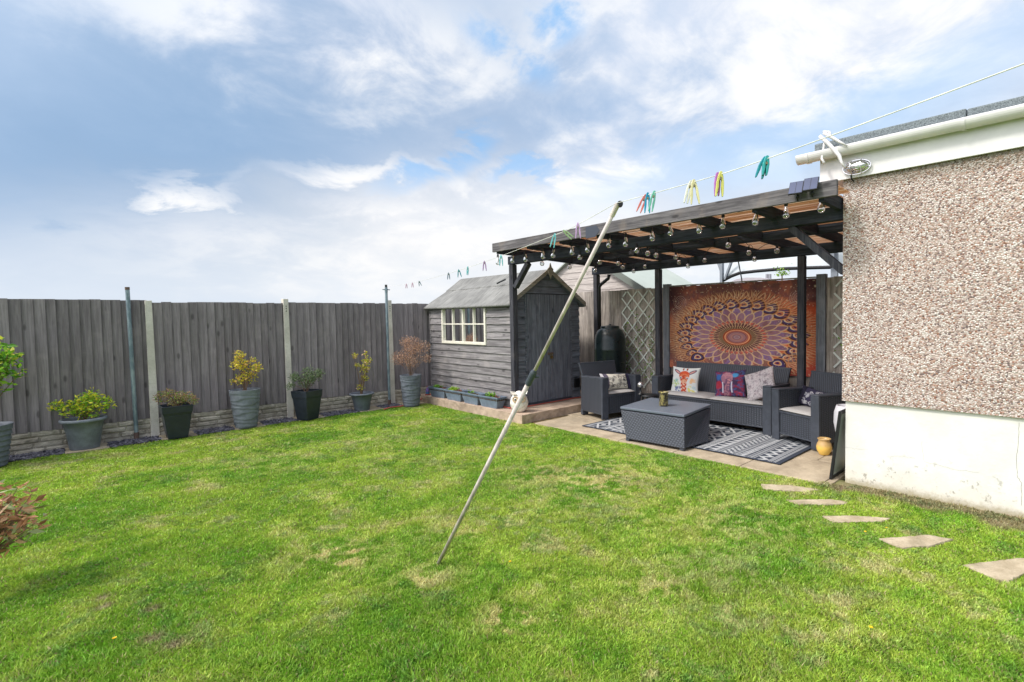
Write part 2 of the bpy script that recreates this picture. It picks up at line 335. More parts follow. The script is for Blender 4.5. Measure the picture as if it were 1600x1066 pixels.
# ============================================================ THE SETTING
def sheet(name, poly, z, m, thick=0, kind='structure'):
    b = MB()
    if thick: b.prism([(x, y, z - thick) for x, y in poly], (0, 0, thick))
    else: b.add([(x, y, z) for x, y in poly], [tuple(range(len(poly)))])
    return tag(b.build(name, m), kind=kind)
FY = 10.25      # left fence face
SX, SY = 5.33, 6.62   # corner of the raised base
LAWN_Y = 9.86
def grasscol(x, y):
    """mown lawn: dark lush, yellow-green and dry straw areas (the turf's own colours)"""
    n1 = fbm(x * 1.1 + 40, y * 1.1 + 40, 3, 4); n2 = fbm(x * 4 + 9, y * 4 + 90, 11, 4); n3 = fbm(x * 14 + 9, y * 14 + 20, 21, 3)
    n4 = fbm(x * 2.3 + 70, y * 2.3 + 10, 31, 4)
    lush = np.array([.18, .355, .03]); yg = np.array([.37, .485, .065]); dark = np.array([.085, .24, .03]); straw = np.array([.64, .55, .28]); soil = np.array([.26, .2, .13])
    f = sstep(n1 * .4 + n2 * .4 + n3 * .2, .32, .62)[:, None]; c = lush * (1 - f) + yg * f
    f = (sstep(n4 * .3 + n2 * .3 + n3 * .4, .52, .66) * .75)[:, None]; c = c * (1 - f) + dark * f
    dry = sstep(n2 * .4 + n3 * .4 + n1 * .2, .55, .72) * .5 * sstep(x + .25 * y, .6, 2.4) + .12 * sstep(n2, .55, .7)
    for px, py, r, s_ in ((530, 872, .28, .8), (795, 965, .16, .9), (665, 905, .22, .6), (1035, 920, .25, .5), (945, 748, .75, .6), (845, 742, .45, .55), (890, 780, .5, .35), (1000, 800, .6, .3), (720, 822, .3, .5), (1130, 810, .7, .35), (800, 660, .9, .3), (600, 690, .8, .3), (420, 720, .6, .3), (1100, 900, .6, .3), (700, 720, .5, .25)):
        p = onz(px, py); q = ((x - p.x) ** 2 + (y - p.y) ** 2) / r ** 2; dry = np.maximum(dry, s_ * np.exp(-q) * sstep(n3 * .75 + n2 * .35, .44, .64) * 1.3)
    f = np.clip(dry, 0, .9)[:, None]; c = c * (1 - f) + straw * f
    so_ = 0 * x
    for px, py, r in ((160, 933, .045), (163, 947, .05), (238, 952, .05), (240, 998, .06), (272, 1008, .06), (60, 420, .1)):
        p = onz(px, py) if py > 560 else Vector((50, 50, 0)); so_ = np.maximum(so_, np.exp(-((x - p.x) ** 2 + (y - p.y) ** 2) / r ** 2))
    # bare, dusty strip at the foot of the house wall
    so_ = np.maximum(so_, sstep(x + (n2 - .5) * .5, 5.30, 5.55) * sstep(2.05 - y, 0, .3) * .85)
    f = np.clip(so_, 0, .9)[:, None]; c = c * (1 - f) + soil * f
    return c * (.92 + .42 * n3[:, None]), so_
def xygrid(x0, x1, y0, y1, st):
    xs = np.arange(x0, x1 + st / 2, st); ys = np.arange(y0, y1 + st / 2, st); X, Y = np.meshgrid(xs, ys); return X, Y
M_lawn = vcol('turf base', .95, fine=80, k=.5)
sheet('ground', [(-150, -150), (150, -150), (150, 150), (-150, 150)], -.05, conc('far ground', (.06, .10, .02), (.10, .15, .03), .5))
X, Y = xygrid(-5, 5.8, -3, 10.3, .04)
Z = (fbm(X.ravel() * 1.3 + 5, Y.ravel() * 1.3 + 5, 5, 3).reshape(X.shape) - .5) * .03
Z = Z * sstep(5.4 - X, 0, .6) * sstep(LAWN_Y - .1 - Y, 0, .6) - .006
C, _ = grasscol(X.ravel(), Y.ravel())
lawn = grid_mesh('lawn', np.stack([X, Y, Z], -1), M_lawn, C=(C * .8).reshape(*X.shape, 3)); tag(lawn, kind='structure')
stones = []
for q in ([(1188, 755), (1235, 757), (1282, 764), (1262, 767), (1192, 763)], [(1228, 780), (1300, 779), (1326, 783), (1322, 787), (1246, 787)], [(1284, 805), (1330, 804), (1392, 808), (1378, 813), (1300, 815)],
          [(1374, 840), (1452, 834), (1488, 841), (1455, 851), (1411, 854)], [(1504, 881), (1592, 870), (1640, 874), (1577, 906), (1560, 903)]):
    stones.append([tuple(onz(a, b, .02))[:2] for a, b in q])
def inpoly(x, y, P, grow=0.0):
    P = np.array(P); c_ = P.mean(0); P = c_ + (P - c_) * (1 + grow); r = np.zeros(len(x), bool); j = len(P) - 1
    for i in range(len(P)):
        xi, yi = P[i]; xj, yj = P[j]
        k = ((yi > y) != (yj > y)) & (x < (xj - xi) * (y - yi) / (yj - yi + 1e-12) + xi); r ^= k; j = i
    return r
def make_grass():
    xs, ys = [], []
    for (r0, r1, dens) in ((1.5, 3.6, 24000), (3.6, 5, 17000), (5, 7, 11000), (7, 13, 6500)):
        N = int(dens * 11 * 13.5); x = rng.uniform(-4.5, 5.8, N); y = rng.uniform(0, 10, N)
        r = np.hypot(x, y); k = (r > r0) & (r <= r1)
        # keep what the garden's camera, or one a step to its side, could see
        a = np.arctan2(x - y, x + y); k &= (a > -1.02) & (a < .84)
        k &= rng.random(N) < .10 * 11 * 13.5 / 10; xs.append(x[k]); ys.append(y[k])
    x = np.concatenate(xs); y = np.concatenate(ys)
    edge = 5.47 + .05 * (fbm(y * 3, y * 0, 8) - .5) * 2
    k = (y < LAWN_Y + .03 * np.sin(y * 9 + x * 5)) & ~((y > 1.95) & (y < SY) & (x > edge)) & ~((y >= SY - .02) & (x > SX - .01)) & ~((y <= 1.95) & (x > 5.73)) & ~((y > 1.7) & (y <= 1.95) & (x > 5.6))
    for P in stones: k &= ~(inpoly(x, y, P, -.05) & ~(inpoly(x, y, P, -.05) & ~inpoly(x, y, P, -.14) & (rng.random(len(x)) < .35)))
    for (bx, by, r) in pot_spots: k &= (x - bx) ** 2 + (y - by) ** 2 > r * r
    x = x[k]; y = y[k]; N = len(x)
    C, so_ = grasscol(x, y)
    thin = rng.random(N) > so_ * .72; x = x[thin]; y = y[thin]; C = C[thin]; N = len(x)
    dist = np.hypot(x, y); tuft = fbm(x * 5, y * 5, 51, 3)
    h = (.010 + .019 * tuft) * rng.uniform(.6, 1.35, N); h *= 1 + .5 * sstep(fbm(x * 1.7, y * 1.7, 61, 3), .55, .75)
    w = (.0016 + .00055 * dist) * rng.uniform(.7, 1.3, N); weed = sstep(fbm(x * 2.6, y * 2.6, 81, 3) * .5 + fbm(x * 9, y * 9, 85, 2) * .5, .60, .68) > rng.random(N); w = np.where(weed & (rng.random(N) < .35), w * 2.6, w); C[weed] = C[weed] * .7 + np.array([.07, .20, .06]) * .3
    a = rng.uniform(0, 2 * np.pi, N); fa = fbm(x * 4, y * 4, 71, 3) * 8 + rng.normal(0, 1.7, N); ln = rng.uniform(.15, 1.0, N) * h
    ox, oy = np.cos(a) * w, np.sin(a) * w; lx, ly = np.cos(fa) * ln, np.sin(fa) * ln
    zb = (fbm(x * 1.3 + 5, y * 1.3 + 5, 5, 3) - .5) * .03 * sstep(5.4 - x, 0, .6) * sstep(LAWN_Y - .1 - y, 0, .6) - .008
    V_ = np.empty((N, 5, 3), np.float32)
    V_[:, 0] = np.stack([x - ox, y - oy, zb], 1); V_[:, 1] = np.stack([x + ox, y + oy, zb], 1)
    V_[:, 2] = np.stack([x + ox * .8 + lx * .35, y + oy * .8 + ly * .35, zb + h * .6], 1); V_[:, 3] = np.stack([x - ox * .8 + lx * .35, y - oy * .8 + ly * .35, zb + h * .6], 1)
    V_[:, 4] = np.stack([x + lx, y + ly, zb + h], 1)
    me = bpy.data.meshes.new('grass'); me.vertices.add(N * 5); me.vertices.foreach_set('co', V_.ravel())
    b = (np.arange(N) * 5)[:, None]; L = np.concatenate([b + 0, b + 1, b + 2, b + 3, b + 3, b + 2, b + 4], 1).astype(np.int32).ravel()
    me.loops.add(N * 7); me.loops.foreach_set('vertex_index', L)
    st = np.stack([np.arange(N) * 7, np.arange(N) * 7 + 4], 1).ravel(); me.polygons.add(N * 2); me.polygons.foreach_set('loop_start', st.astype(np.int32))
    me.update(calc_edges=True)
    j = rng.normal(1, .16, (N, 1)) * (1 + rng.normal(0, .05, (N, 3))); dead = rng.random(N) < .07; C = C * j; C[dead] = np.array([.42, .36, .17]) * rng.uniform(.7, 1.1, (dead.sum(), 1))
    setcol(me, np.repeat(C, 5, 0)); me.materials.append(M_grass)
    o = bpy.data.objects.new('grass', me); COL.objects.link(o); tag(o, 'short mown green lawn grass with yellow dry patches', 'grass', kind='stuff')
    print('blades', N)
pot_spots = []

# raised concrete base under the shed, with a rough broken edge
def rough_block(name, x0, x1, y0, y1, z0, z1, m):
    st = .035
    ys = np.arange(y0, y1 + .001, (y1 - y0) / max(2, int((y1 - y0) / st))); xs = np.arange(x0, x1 + .001, (x1 - x0) / max(2, int((x1 - x0) / st))); zs = np.linspace(z0, z1, 5)
    def j(P, s_=.010):
        p = P.reshape(-1, 3); q = p.copy()
        for k in range(3): q[:, k] += (fbm(p[:, 0] * 11 + 31 * k + p[:, 2] * 13, p[:, 1] * 11 + p[:, 2] * 17, 90 + k, 3) - .5) * 2 * s_ * (1 if k < 2 else .5)
        return q.reshape(P.shape)
    b = MB()
    def g(P):
        P = j(P); nv, nu = P.shape[:2]; b.add(P.reshape(-1, 3).tolist(), [(i * nu + k, i * nu + k + 1, (i + 1) * nu + k + 1, (i + 1) * nu + k) for i in range(nv - 1) for k in range(nu - 1)])
    A, B = np.meshgrid(xs, ys); g(np.stack([A, B, A * 0 + z1], -1))
    A, B = np.meshgrid(ys, zs); g(np.stack([A * 0 + x0, A, B], -1))
    A, B = np.meshgrid(xs, zs); g(np.stack([A, A * 0 + y0, B], -1))
    return b.build(name, m, smooth=False)
tag(rough_block('concrete_base', SX, 7.95, SY, 10.2, -.05, .15, M_base), kind='structure')
# patio: big concrete slabs with open joints
pb = MB(); random.seed(3)
yy = 1.0
xs_ = [5.5, 6.35, 7.2, 8.06]
for i in range(3):
    y = 1.0 + (.35 if i % 2 else 0)
    while y < SY - .02:
        y2 = min(y + .92, SY - .012)
        x0 = xs_[i] + .006; dz = random.uniform(-.003, .003)
        if y2 - y > .1: pb.box(max(x0, 5.5) if y2 > 1.8 else 9, xs_[i + 1] - .006, max(y, 1.84) if x0 < 5.78 else y, y2 - .01, -.04, .012 + dz) if y2 > 1.9 or x0 > 5.78 else None
        y = y2
tag(pb.build('patio', M_patio, bevel=.006), kind='structure')
sheet('patio_joint', [(5.52, 1.86), (8.1, 1.86), (8.1, SY + .01), (5.52, SY + .01)], .003, M_soil)
tag(MB().box(7.4, 8.0, 6.62, 6.8, .02, .17).build('step', M_slab, bevel=.01), kind='structure')
for i, P in enumerate(stones):
    rg = []; rq = random.Random(i)
    for (xa, ya), (xb, yb) in zip(P, P[1:] + P[:1]):
        m_ = max(2, int(math.hypot(xb - xa, yb - ya) / .02))
        for k in range(m_): f_ = k / m_; rg.append((xa + (xb - xa) * f_ + rq.gauss(0, .0032), ya + (yb - ya) * f_ + rq.gauss(0, .0032)))
    N_ = len(rg); gx = sum(p[0] for p in rg) / N_; gy = sum(p[1] for p in rg) / N_; b = MB(); vs = [(x, y, -.03) for x, y in rg]
    for sc_, z_ in ((1, .006), (.985, .013), (.8, .016), (.4, .015)): vs += [(gx + (x - gx) * sc_, gy + (y - gy) * sc_, z_ + rq.uniform(-.0012, .0012)) for x, y in rg]
    b.add(vs + [(gx, gy, .015)], [(j * N_ + k, j * N_ + (k + 1) % N_, (j + 1) * N_ + (k + 1) % N_, (j + 1) * N_ + k) for j in range(4) for k in range(N_)] + [(4 * N_ + k, 4 * N_ + (k + 1) % N_, 5 * N_) for k in range(N_)]); o = b.build('stepping_stone', M_slab)
    lab = ['thin stepping stone nearest the patio edge', 'stepping stone second from the patio, sunk in the lawn', 'middle one of the five stepping stones in the grass', 'wide angular stepping stone, second nearest the viewer', 'largest pale stepping stone, nearest the viewer at the lawn right edge'][i]
    tag(o, lab, 'stepping stone', 'stepping stones along the house')
# slate border with pads of slab under the pots
sheet('border_bed', [(-5, LAWN_Y), (5.35, LAWN_Y - .06), (5.35, FY + .1), (-5, FY + .1)], .002, conc('dark grit', srgb(52, 50, 56), srgb(84, 82, 90), 30, .6))
def chips():
    b = MB(); r = random.Random(5)
    pads = [(-.05, .40), (.98, 1.42), (1.92, 2.36), (2.88, 3.32), (3.95, 4.42), (4.85, 5.3)]
    n = 0
    while n < 7200:
        x = r.uniform(-3.8, 5.3); y = r.uniform(LAWN_Y - .03, FY - .02); n += 1
        if any(a < x < c for a, c in pads): continue
        s_ = r.uniform(.012, .032); M = Matrix.Translation((x, y, .008 + r.random() * .014)) @ Matrix.Rotation(r.uniform(0, 6.3), 4, 'Z') @ Matrix.Rotation(r.uniform(-.5, .5), 4, 'X') @ Matrix.Rotation(r.uniform(-.5, .5), 4, 'Y')
        b.box(-s_, s_, -s_ * r.uniform(.4, .7), s_ * r.uniform(.4, .7), -.003, .003, M)
    o = b.build('slate_chippings', mat('slate', lambda t: t.mix(t.isl(), srgb(60, 58, 68), srgb(122, 120, 130)), .55))
    tag(o, 'dark purple grey slate chippings in the border below the fence', 'slate', kind='stuff')
    for i, (a, c) in enumerate(pads):
        o = MB().box(a, c, LAWN_Y - .06, FY - .03, -.02, .02).build('paving_slab', M_slab, bevel=.005)
        tag(o, 'sandy paving slab under ' + ['the low pot of yellow-green shrub', 'the black square pot of brown-green heather', 'the tall ribbed pot of yellow shrub', 'the black square pot of dark green shrub', 'the smaller rimmed pot of yellow shrub', 'the tall ribbed pot of dead brown bush'][i], 'paving slab', 'slabs under the pots')
chips()

# ============================================================ LEFT FENCE
POSTX = [-4.90, -2.96, -1.02, .95, 2.86, 4.80]
fence = thing('garden_fence', 'long grey close-board fence with pale concrete posts and stone-look base', 'fence', (0, FY, 0))
def featherboards(b, u0, u1, z0, z1, face, along, r, wd=.112, jz=.012):
    """vertical overlapping boards; along: 0 -> boards march along X (face = y), 1 -> along Y (face = x)"""
    u = u0
    while u < u1 - .01:
        w_ = wd * r.uniform(.93, 1.07); e = min(u + w_, u1); t0, t1 = .003, .026; d_ = r.uniform(-.002, .002); top = z1 + r.uniform(-jz, jz * .3); sk = r.uniform(-.003, .003)
        def P(uu, dd, zz): return (uu, face - dd, zz) if along == 0 else (face - dd, uu, zz)
        vs = []
        for zz in (z0 + r.uniform(-.004, .004), top):
            k = sk if zz > 1 else 0
            vs += [P(u + k, t0 + d_, zz), P(e + .008 + k, t1 + d_, zz), P(u + k, -.004, zz), P(e + .008 + k, -.004, zz)]
        b.hexa(vs if along == 0 else [vs[i] for i in (1, 0, 3, 2, 5, 4, 7, 6)]); u = e
    return b
r_ = random.Random(11)
def relief(name, x0, x1, z0, z1, y, m, parent):
    nx = int((x1 - x0) / .011); nz = int((z1 - z0) / .011); X, Zz = np.meshgrid(np.linspace(x0, x1, nx), np.linspace(z0, z1, nz)); x = X.ravel() + 50; z = Zz.ravel()
    rows = np.floor(z / .076 + .35 * fbm(x * 1.5, x * 0, 4)); fz = (z / .076 + .35 * fbm(x * 1.5, x * 0, 4)) % 1
    wd = .30; xo = x / wd + rows * .43 + .5 * vnoise(rows * 7.3, rows * 3.1, 2); fx = xo % 1; cell = np.floor(xo)
    e = np.minimum(np.minimum(fz, 1 - fz) * .076, np.minimum(fx, 1 - fx) * wd); big = vnoise(cell * 3.7 + .5, rows * 5.3 + .5, 9)
    hgt = sstep(e, .002, .016) * (.010 + .018 * big) * (.55 + .9 * fbm(x * 22, z * 30, 33, 4))
    P = np.stack([X, y - .004 - hgt.reshape(X.shape), Zz], -1); return grid_mesh(name, P, m, parent, smooth=False)
for i in range(6):
    x0 = POSTX[i] + .035; x1 = (POSTX[i + 1] - .035) if i < 5 else 5.75
    top = [2.12, 2.10, 2.13, 2.10, 2.11, 2.11][i]
    featherboards(MB(), x0, x1, .30, top, .0, 0, r_).build('fence_panel', M_fence, fence)
    relief('gravel_board', x0, x1, -.02, .30, .0, M_gravb, fence)
    MB().box(x0, x1, .0, .04, -.02, .31).build('board_backing', M_gravb, fence)
for i, x in enumerate(POSTX):
    b = MB(); w_ = .052; top = 2.17 if i > 3 else 2.12
    k = -.010
    b.hexa([(x - w_, -.045, -.02), (x + w_, -.045, -.02), (x - w_ - .01, .06, -.02), (x + w_ + .01, .06, -.02), (x - w_ * .78 + k, -.04, top), (x + w_ * .78 + k, -.04, top), (x - w_ + k, .06, top), (x + w_ + k, .06, top)])
    o = b.build('post', M_post, fence, bevel=.006)
    if i > 3:
        for zz in (top - .13, top - .17, top - .22): MB().lathe([(.0001, 0), (.009, 0), (.009, .004)], 10, M=Matrix.Translation((x + k, -.0415, zz)) @ Matrix.Rotation(R(90), 4, 'X')).build('bolt_hole', M_black, o)
# two old steel clothes-line posts in front of the fence
def steel_post(loc, h, lab, cap, rz=0):
    t_ = thing('washing_line_post', lab, 'post', loc)
    MB().tube([(0, 0, .12), (-.02 if not cap else 0, 0, h)], .027, 14).build('pole', M_zinc, t_)
    MB().tube([(0, 0, -.02), (0, 0, .125)], .030, 14).build('foot', M_rust, t_)
    if cap:
        MB().tube([(0, 0, h - .01), (0, 0, h + .05)], .024, 14).build('cap', M_black, t_)
        MB().tube([(-.09, -.03, h - .05), (.09, .03, h - .05)], .009, 8).tube([(0, 0, h - .065), (0, 0, h - .035)], .034, 14).tube([(0, 0, h - .10), (0, 0, h - .085)], .033, 14).build('hook_bar', M_zinc, t_)
    else: MB().tube([(-.02, 0, h - .005), (-.021, 0, h + .035)], .029, 14).build('cap', M_rust, t_)
steel_post((.72, 10.16, 0), 2.28, 'plain blue-grey steel post with rusty top, left of the first pale fence post', False)
steel_post((4.68, 10.12, 0), 2.43, 'blue-grey steel post with cross hooks and black cap near the shed', True)

# ============================================================ SHED
shx0, shx1, shy0, shy1 = 5.66, 7.36, 7.26, 10.12; zb, ze, zr = .17, 2.06, 2.66; xm = 6.5
shed = thing('garden_shed', 'grey timber garden shed with felt apex roof, double doors and eight-pane window', 'shed', (shx0, shy0, .15))
L = lambda x, y, z: (x - shx0, y - shy0, z - .15)
winy0, winy1, winz0, winz1 = 8.06, 9.56, 1.30, 2.0
def clap(b, a0, a1, z0, z1, face, ax, r, step=.135, cut=None, zoff=0):
    """overlapping horizontal boards; ax 'y': wall faces -X at x=face, ax 'x': wall faces -Y at y=face; cut(z)->[(lo,hi)] spans"""
    z = z0
    while z < z1 - .01:
        zt = min(z + step, z1)
        for lo, hi in (cut(z, zt) if cut else [(a0, a1)]):
            lo2 = lo; hi2 = hi; d_ = r.uniform(-.003, .003)
            wv = [r.uniform(-.004, .004) for _ in range(9)]; n = 8
            for k in range(n):
                u0 = lo2 + (hi2 - lo2) * k / n; u1 = lo2 + (hi2 - lo2) * (k + 1) / n
                P = (lambda u, dd, zz: L(face - dd, u, zz)) if ax == 'y' else (lambda u, dd, zz: L(u, face - dd, zz))
                w0, w1 = wv[k], wv[k + 1]
                if k == 0: base = len(b.v)
                if k == 0: b.v += [P(u0, .030 + d_, z + w0), P(u0, -.002, z), P(u0, .005, zt + .012), P(u0, -.002, zt + .012)]
                b.v += [P(u1, .030 + d_, z + w1), P(u1, -.002, z), P(u1, .005, zt + .012), P(u1, -.002, zt + .012)]
                q = base + 4 * k; b.f += [(q, q + 4, q + 6, q + 2), (q, q + 1, q + 5, q + 4)]
            b.f += [(base, base + 2, base + 3, base + 1)]; q = base + 4 * n; b.f += [(q, q + 1, q + 3, q + 2)]
        z = zt
    return b
def cutw(z, zt):
    return [(shy0, winy0 - .03), (winy1 + .03, shy1)] if zt > winz0 - .02 and z < winz1 + .03 else [(shy0, shy1)]
rs = random.Random(4)
clap(MB(), 0, 0, zb, 2.06, shx0, 'y', rs, cut=cutw).build('side_wall', M_shedx, shed)
def hwid(z): return min((shx1 - shx0) / 2, max(.01, (zr - .03 - z) / (zr - ze) * (shx1 - shx0) / 2))
def trap(b, a0, a1, c0, c1, z0, z1):      # one lapped board of the gable, bottom a0..a1, top c0..c1
    d_ = rs.uniform(-.002, .002); b.hexa([L(a0, shy0 - .030 + d_, z0), L(a1, shy0 - .030 + d_, z0), L(a0, shy0, z0), L(a1, shy0, z0), L(c0, shy0 - .004, z1), L(c1, shy0 - .004, z1), L(c0, shy0, z1), L(c1, shy0, z1)])
for side in (0, 1, 2):
    b = MB(); z = zb if side < 2 else 2.215
    while z < (2.2 if side < 2 else zr - .10):
        zt = min(z + .135, 2.215 if side < 2 else zr - .03)
        h0, h1 = hwid(z), hwid(zt)
        if side == 0: trap(b, xm - h0, 5.965, min(xm - h1, 5.96), 5.965, z, zt)
        elif side == 1: trap(b, 7.095, xm + h0, 7.095, max(xm + h1, 7.10), z, zt)
        else: trap(b, xm - h0, xm + h0, xm - h1, xm + h1, z, zt)
        z = zt
    b.build('gable_wall', M_shedf, shed)
MB().box(*[v for ab in zip(L(shx0 + .005, shy0 + .005, .15), L(shx1, shy1, .19)) for v in ab]).build('floor', M_shedf, shed)
# inner skin so that the shed is closed
b = MB(); x0, y0, _ = L(shx0 + .01, shy0 + .01, 0); x1, y1, _ = L(shx1, shy1, 0); z0, z1 = .02, ze - .15
wy0, wy1, wz0, wz1 = winy0 - shy0, winy1 - shy0, winz0 - .15, winz1 - .15
b.box(x0, x0 + .02, y0, wy0, z0, z1); b.box(x0, x0 + .02, wy1, y1, z0, z1); b.box(x0, x0 + .02, wy0, wy1, z0, wz0); b.box(x0, x0 + .02, wy0, wy1, wz1, z1)
b.box(x0 + .02, x1, y1 - .02, y1, z0, z1); b.box(x1 - .02, x1, y0 + .03, y1 - .021, z0, z1)
b.prism([(x0 + .021, y0, z0), (x1, y0, z0), (x1, y0, z1), (xm - shx0, y0, zr - .2), (x0 + .021, y0, z1)], (0, .02, 0))
b.prism([(x0 + .021, y1 - .05, z1), (x1, y1 - .05, z1), (xm - shx0, y1 - .05, zr - .2)], (0, .02, 0))
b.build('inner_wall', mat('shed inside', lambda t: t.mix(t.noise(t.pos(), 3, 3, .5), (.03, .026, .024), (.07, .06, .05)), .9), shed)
b = MB()
for x in (shx0 - .012, ): b.box(*[v for ab in zip(L(x - .012, shy0 - .024, .165), L(x + .02, shy0 + .03, 2.08)) for v in ab])
b.build('corner_trim', M_shedx, shed); b = MB(); b.box(*[v for ab in zip(L(shx0 - .024, shy1 - .03, .165), L(shx0 + .02, shy1 + .01, 2.06)) for v in ab]); b.build('corner_trim', M_shedx, shed)
# doors
for k, (a, c_) in enumerate(((5.98, 6.527), (6.533, 7.08))):
    b = MB(); u = a; n = 5
    for i in range(n):
        e = a + (c_ - a) * (i + 1) / n; b.box(*[v for ab in zip(L(u + .0015, shy0 - .036, .20), L(e - .0015, shy0 - .012, 2.20)) for v in ab]); u = e
    dr = b.build('door', M_sheddoor, shed, bevel=.002)
    if k == 0:
        h = MB().box(*[v for ab in zip(L(6.47, shy0 - .05, 1.06), L(6.60, shy0 - .037, 1.10)) for v in ab]); h.build('hasp', M_rust, dr)
        h = MB().box(*[v for ab in zip(L(6.52, shy0 - .068, .985), L(6.575, shy0 - .045, 1.04)) for v in ab]); h.tube([L(6.53, shy0 - .056, 1.03), L(6.53, shy0 - .056, 1.075), L(6.565, shy0 - .056, 1.075), L(6.565, shy0 - .056, 1.03)], .005, 6); h.build('padlock', mat('brass', lambda t: srgb(150, 130, 90), .35, .8), dr)
b = MB(); b.box(*[v for ab in zip(L(5.94, shy0 - .03, .19), L(5.975, shy0 - .005, 2.205)) for v in ab]); b.build('door_frame', M_shedf, shed); b = MB(); b.box(*[v for ab in zip(L(7.085, shy0 - .03, .19), L(7.12, shy0 - .005, 2.205)) for v in ab]); b.build('door_frame', M_shedf, shed)
b = MB(); b.box(*[v for ab in zip(L(7.16, shy0 - .06, .36), L(7.31, shy0 - .024, .54)) for v in ab]); b.build('cat_flap', M_black, shed, bevel=.008)
# window
wn = thing('window', None, None); wn.parent = shed
fr = MB(); X0 = -.045; X1 = .012
def wbox(b, y0, y1, z0, z1, xa=X0, xb=X1): b.box(xa, xb, y0 - shy0, y1 - shy0, z0 - .15, z1 - .15)
wbox(fr, winy0 - .04, winy0 + .012, winz0 - .04, winz1 + .04); wbox(fr, winy1 - .012, winy1 + .04, winz0 - .04, winz1 + .04)
wbox(fr, winy0 + .012, winy1 - .012, winz1 - .005, winz1 + .04, X0 + .001); wbox(fr, winy0 + .012, winy1 - .012, winz0 - .04, winz0 + .01, X0 + .001)
m_wf = mat('cream painted frame', lambda t: t.mix(t.noise(t.pos(), 8, 4, .6), srgb(206, 200, 184), srgb(232, 228, 216)), .5)
fr.build('frame', m_wf, wn, bevel=.003)
gb = MB(); zm = winz0 + .36
for i in (1, 2, 3):
    y = winy0 + (winy1 - winy0) * i / 4; wbox(gb, y - .013 - (.008 if i == 2 else 0), y + .013 + (.008 if i == 2 else 0), winz0 + .01, winz1 - .005, -.034, .008)
for i in range(4):
    ya = winy0 + (winy1 - winy0) * i / 4 + .015; wbox(gb, ya, ya + (winy1 - winy0) / 4 - .03, zm - .012, zm + .012, -.032, .006)
gb.build('glazing_bar', m_wf, wn)
MB().add([L(shx0 - .008, winy0, winz0), L(shx0 - .008, winy1, winz0), L(shx0 - .008, winy1, winz1), L(shx0 - .008, winy0, winz1)], [(0, 1, 2, 3)]).build('pane', M_pane, wn)
# things stored inside, seen through the glass
bag = MB().ell((5.95, 8.25, 1.22), (.12, .2, .2), 10).build('storage_bag', mat('blue bag', lambda t: t.mix(t.noise(t.pos(), 12, 4, .6), srgb(60, 130, 200), srgb(130, 190, 230)), .5), smooth=True); tag(bag, 'bright blue bag seen through the bottom right pane of the shed window', 'bag')
sh = thing('shelf_unit', 'dark shelf behind the shed window glass', 'shelf', (5.95, 8.6, .19)); MB().box(-.1, .3, -.5, 1.1, .84, .88).box(-.1, .3, -.5, 1.1, 0, .04).build('shelf', M_shedf, sh); [MB().box(a, a + .04, c, c + .039, 0, .88).build('upright', M_shedf, sh) for a in (-.1, .26) for c in (-.54, 1.101)]
# roof: felt over boards, with sag and a lapped strip
def felt():
    def fn(t):
        p = t.pos(); st = t.noise(t.map(p, (1.6, 14, 1.6), rot=(0, 0, .0)), 2.2, 6, .62, .5); n1 = t.noise(p, 2.5, 5, .6); n2 = t.noise(p, 240, 2, .6)
        c = t.mix(t.ss(n1, .3, .7), srgb(120, 119, 117), srgb(146, 145, 142)); c = t.mix(t.m('MULTIPLY', t.ss(st, .48, .60), .5), c, srgb(92, 92, 90)); c = t.mix(t.m('MULTIPLY', n2, .25), c, srgb(80, 84, 80))
        return [c, t.bump(n2, .3, .002)]
    return mat('roof felt', fn, .95, spec=.15)
M_felt = felt()
def roofside(sgn, zoff, u0, u1, name, th=.016):
    ex = shx0 - .10 if sgn < 0 else shx1 + .10; ez = 2.02; nx, ny = 12, 160
    b = MB(); P = np.zeros((nx, ny, 3))
    for i in range(nx):
        for j in range(ny):
            f_ = u0 + (u1 - u0) * i / (nx - 1); y = shy0 - .09 + (shy1 - shy0 + .16) * j / (ny - 1); sag = .010 * math.sin(f_ * 7 + y * 1.3) + (.009 * math.sin(y * 17 + f_ * 3 + 2 * math.sin(y * 3)) * f_ if u1 < 1 else 0)
            P[i, j] = L(ex + (xm - ex) * f_, y, ez + (zr - ez) * f_ + zoff + sag * (1 if .02 < f_ < .98 else .3))
    g = P.reshape(-1, 3); fs = [(i * ny + j, i * ny + j + 1, (i + 1) * ny + j + 1, (i + 1) * ny + j) for i in range(nx - 1) for j in range(ny - 1)]
    b.add(g.tolist(), fs)
    lo = [tuple(P[0, j] - np.array([0, 0, 0])) for j in range(ny)]
    if u0 == 0: b.tube([(x, y, z - .022) for x, y, z in lo[::10] + [lo[-1]]], .026, 8)
    else: b.add([p for p in lo] + [(x, y, z - th) for x, y, z in lo], [(j, ny + j, ny + j + 1, j + 1) for j in range(ny - 1)])
    b.build(name, M_felt, roof, smooth=True)
roof = thing('roof', None, None); roof.parent = shed
roofside(-1, .0, 0, .62, 'lower_felt'); roofside(-1, .014, .58, 1, 'upper_felt'); roofside(1, .0, 0, 1, 'far_felt')
cut_ = MB().beam(L(6.02, 8.18, 2.44), L(6.12, 8.02, 2.52), .006, .03).build('tear', M_black, roof)
b = MB()
for sgn in (-1, 1):
    ex = shx0 - .11 if sgn < 0 else shx1 + .11; a = L(ex, shy0 - .10, 1.975); c_ = L(xm, shy0 - .10, zr - .045)
    b.prism([a, (a[0], a[1], a[2] + .085), (c_[0] , c_[1], c_[2] + .085), c_], (0, .02, 0)) if sgn < 0 else b.prism([a, c_, (c_[0], c_[1], c_[2] + .085), (a[0], a[1], a[2] + .085)], (0, .02, 0))
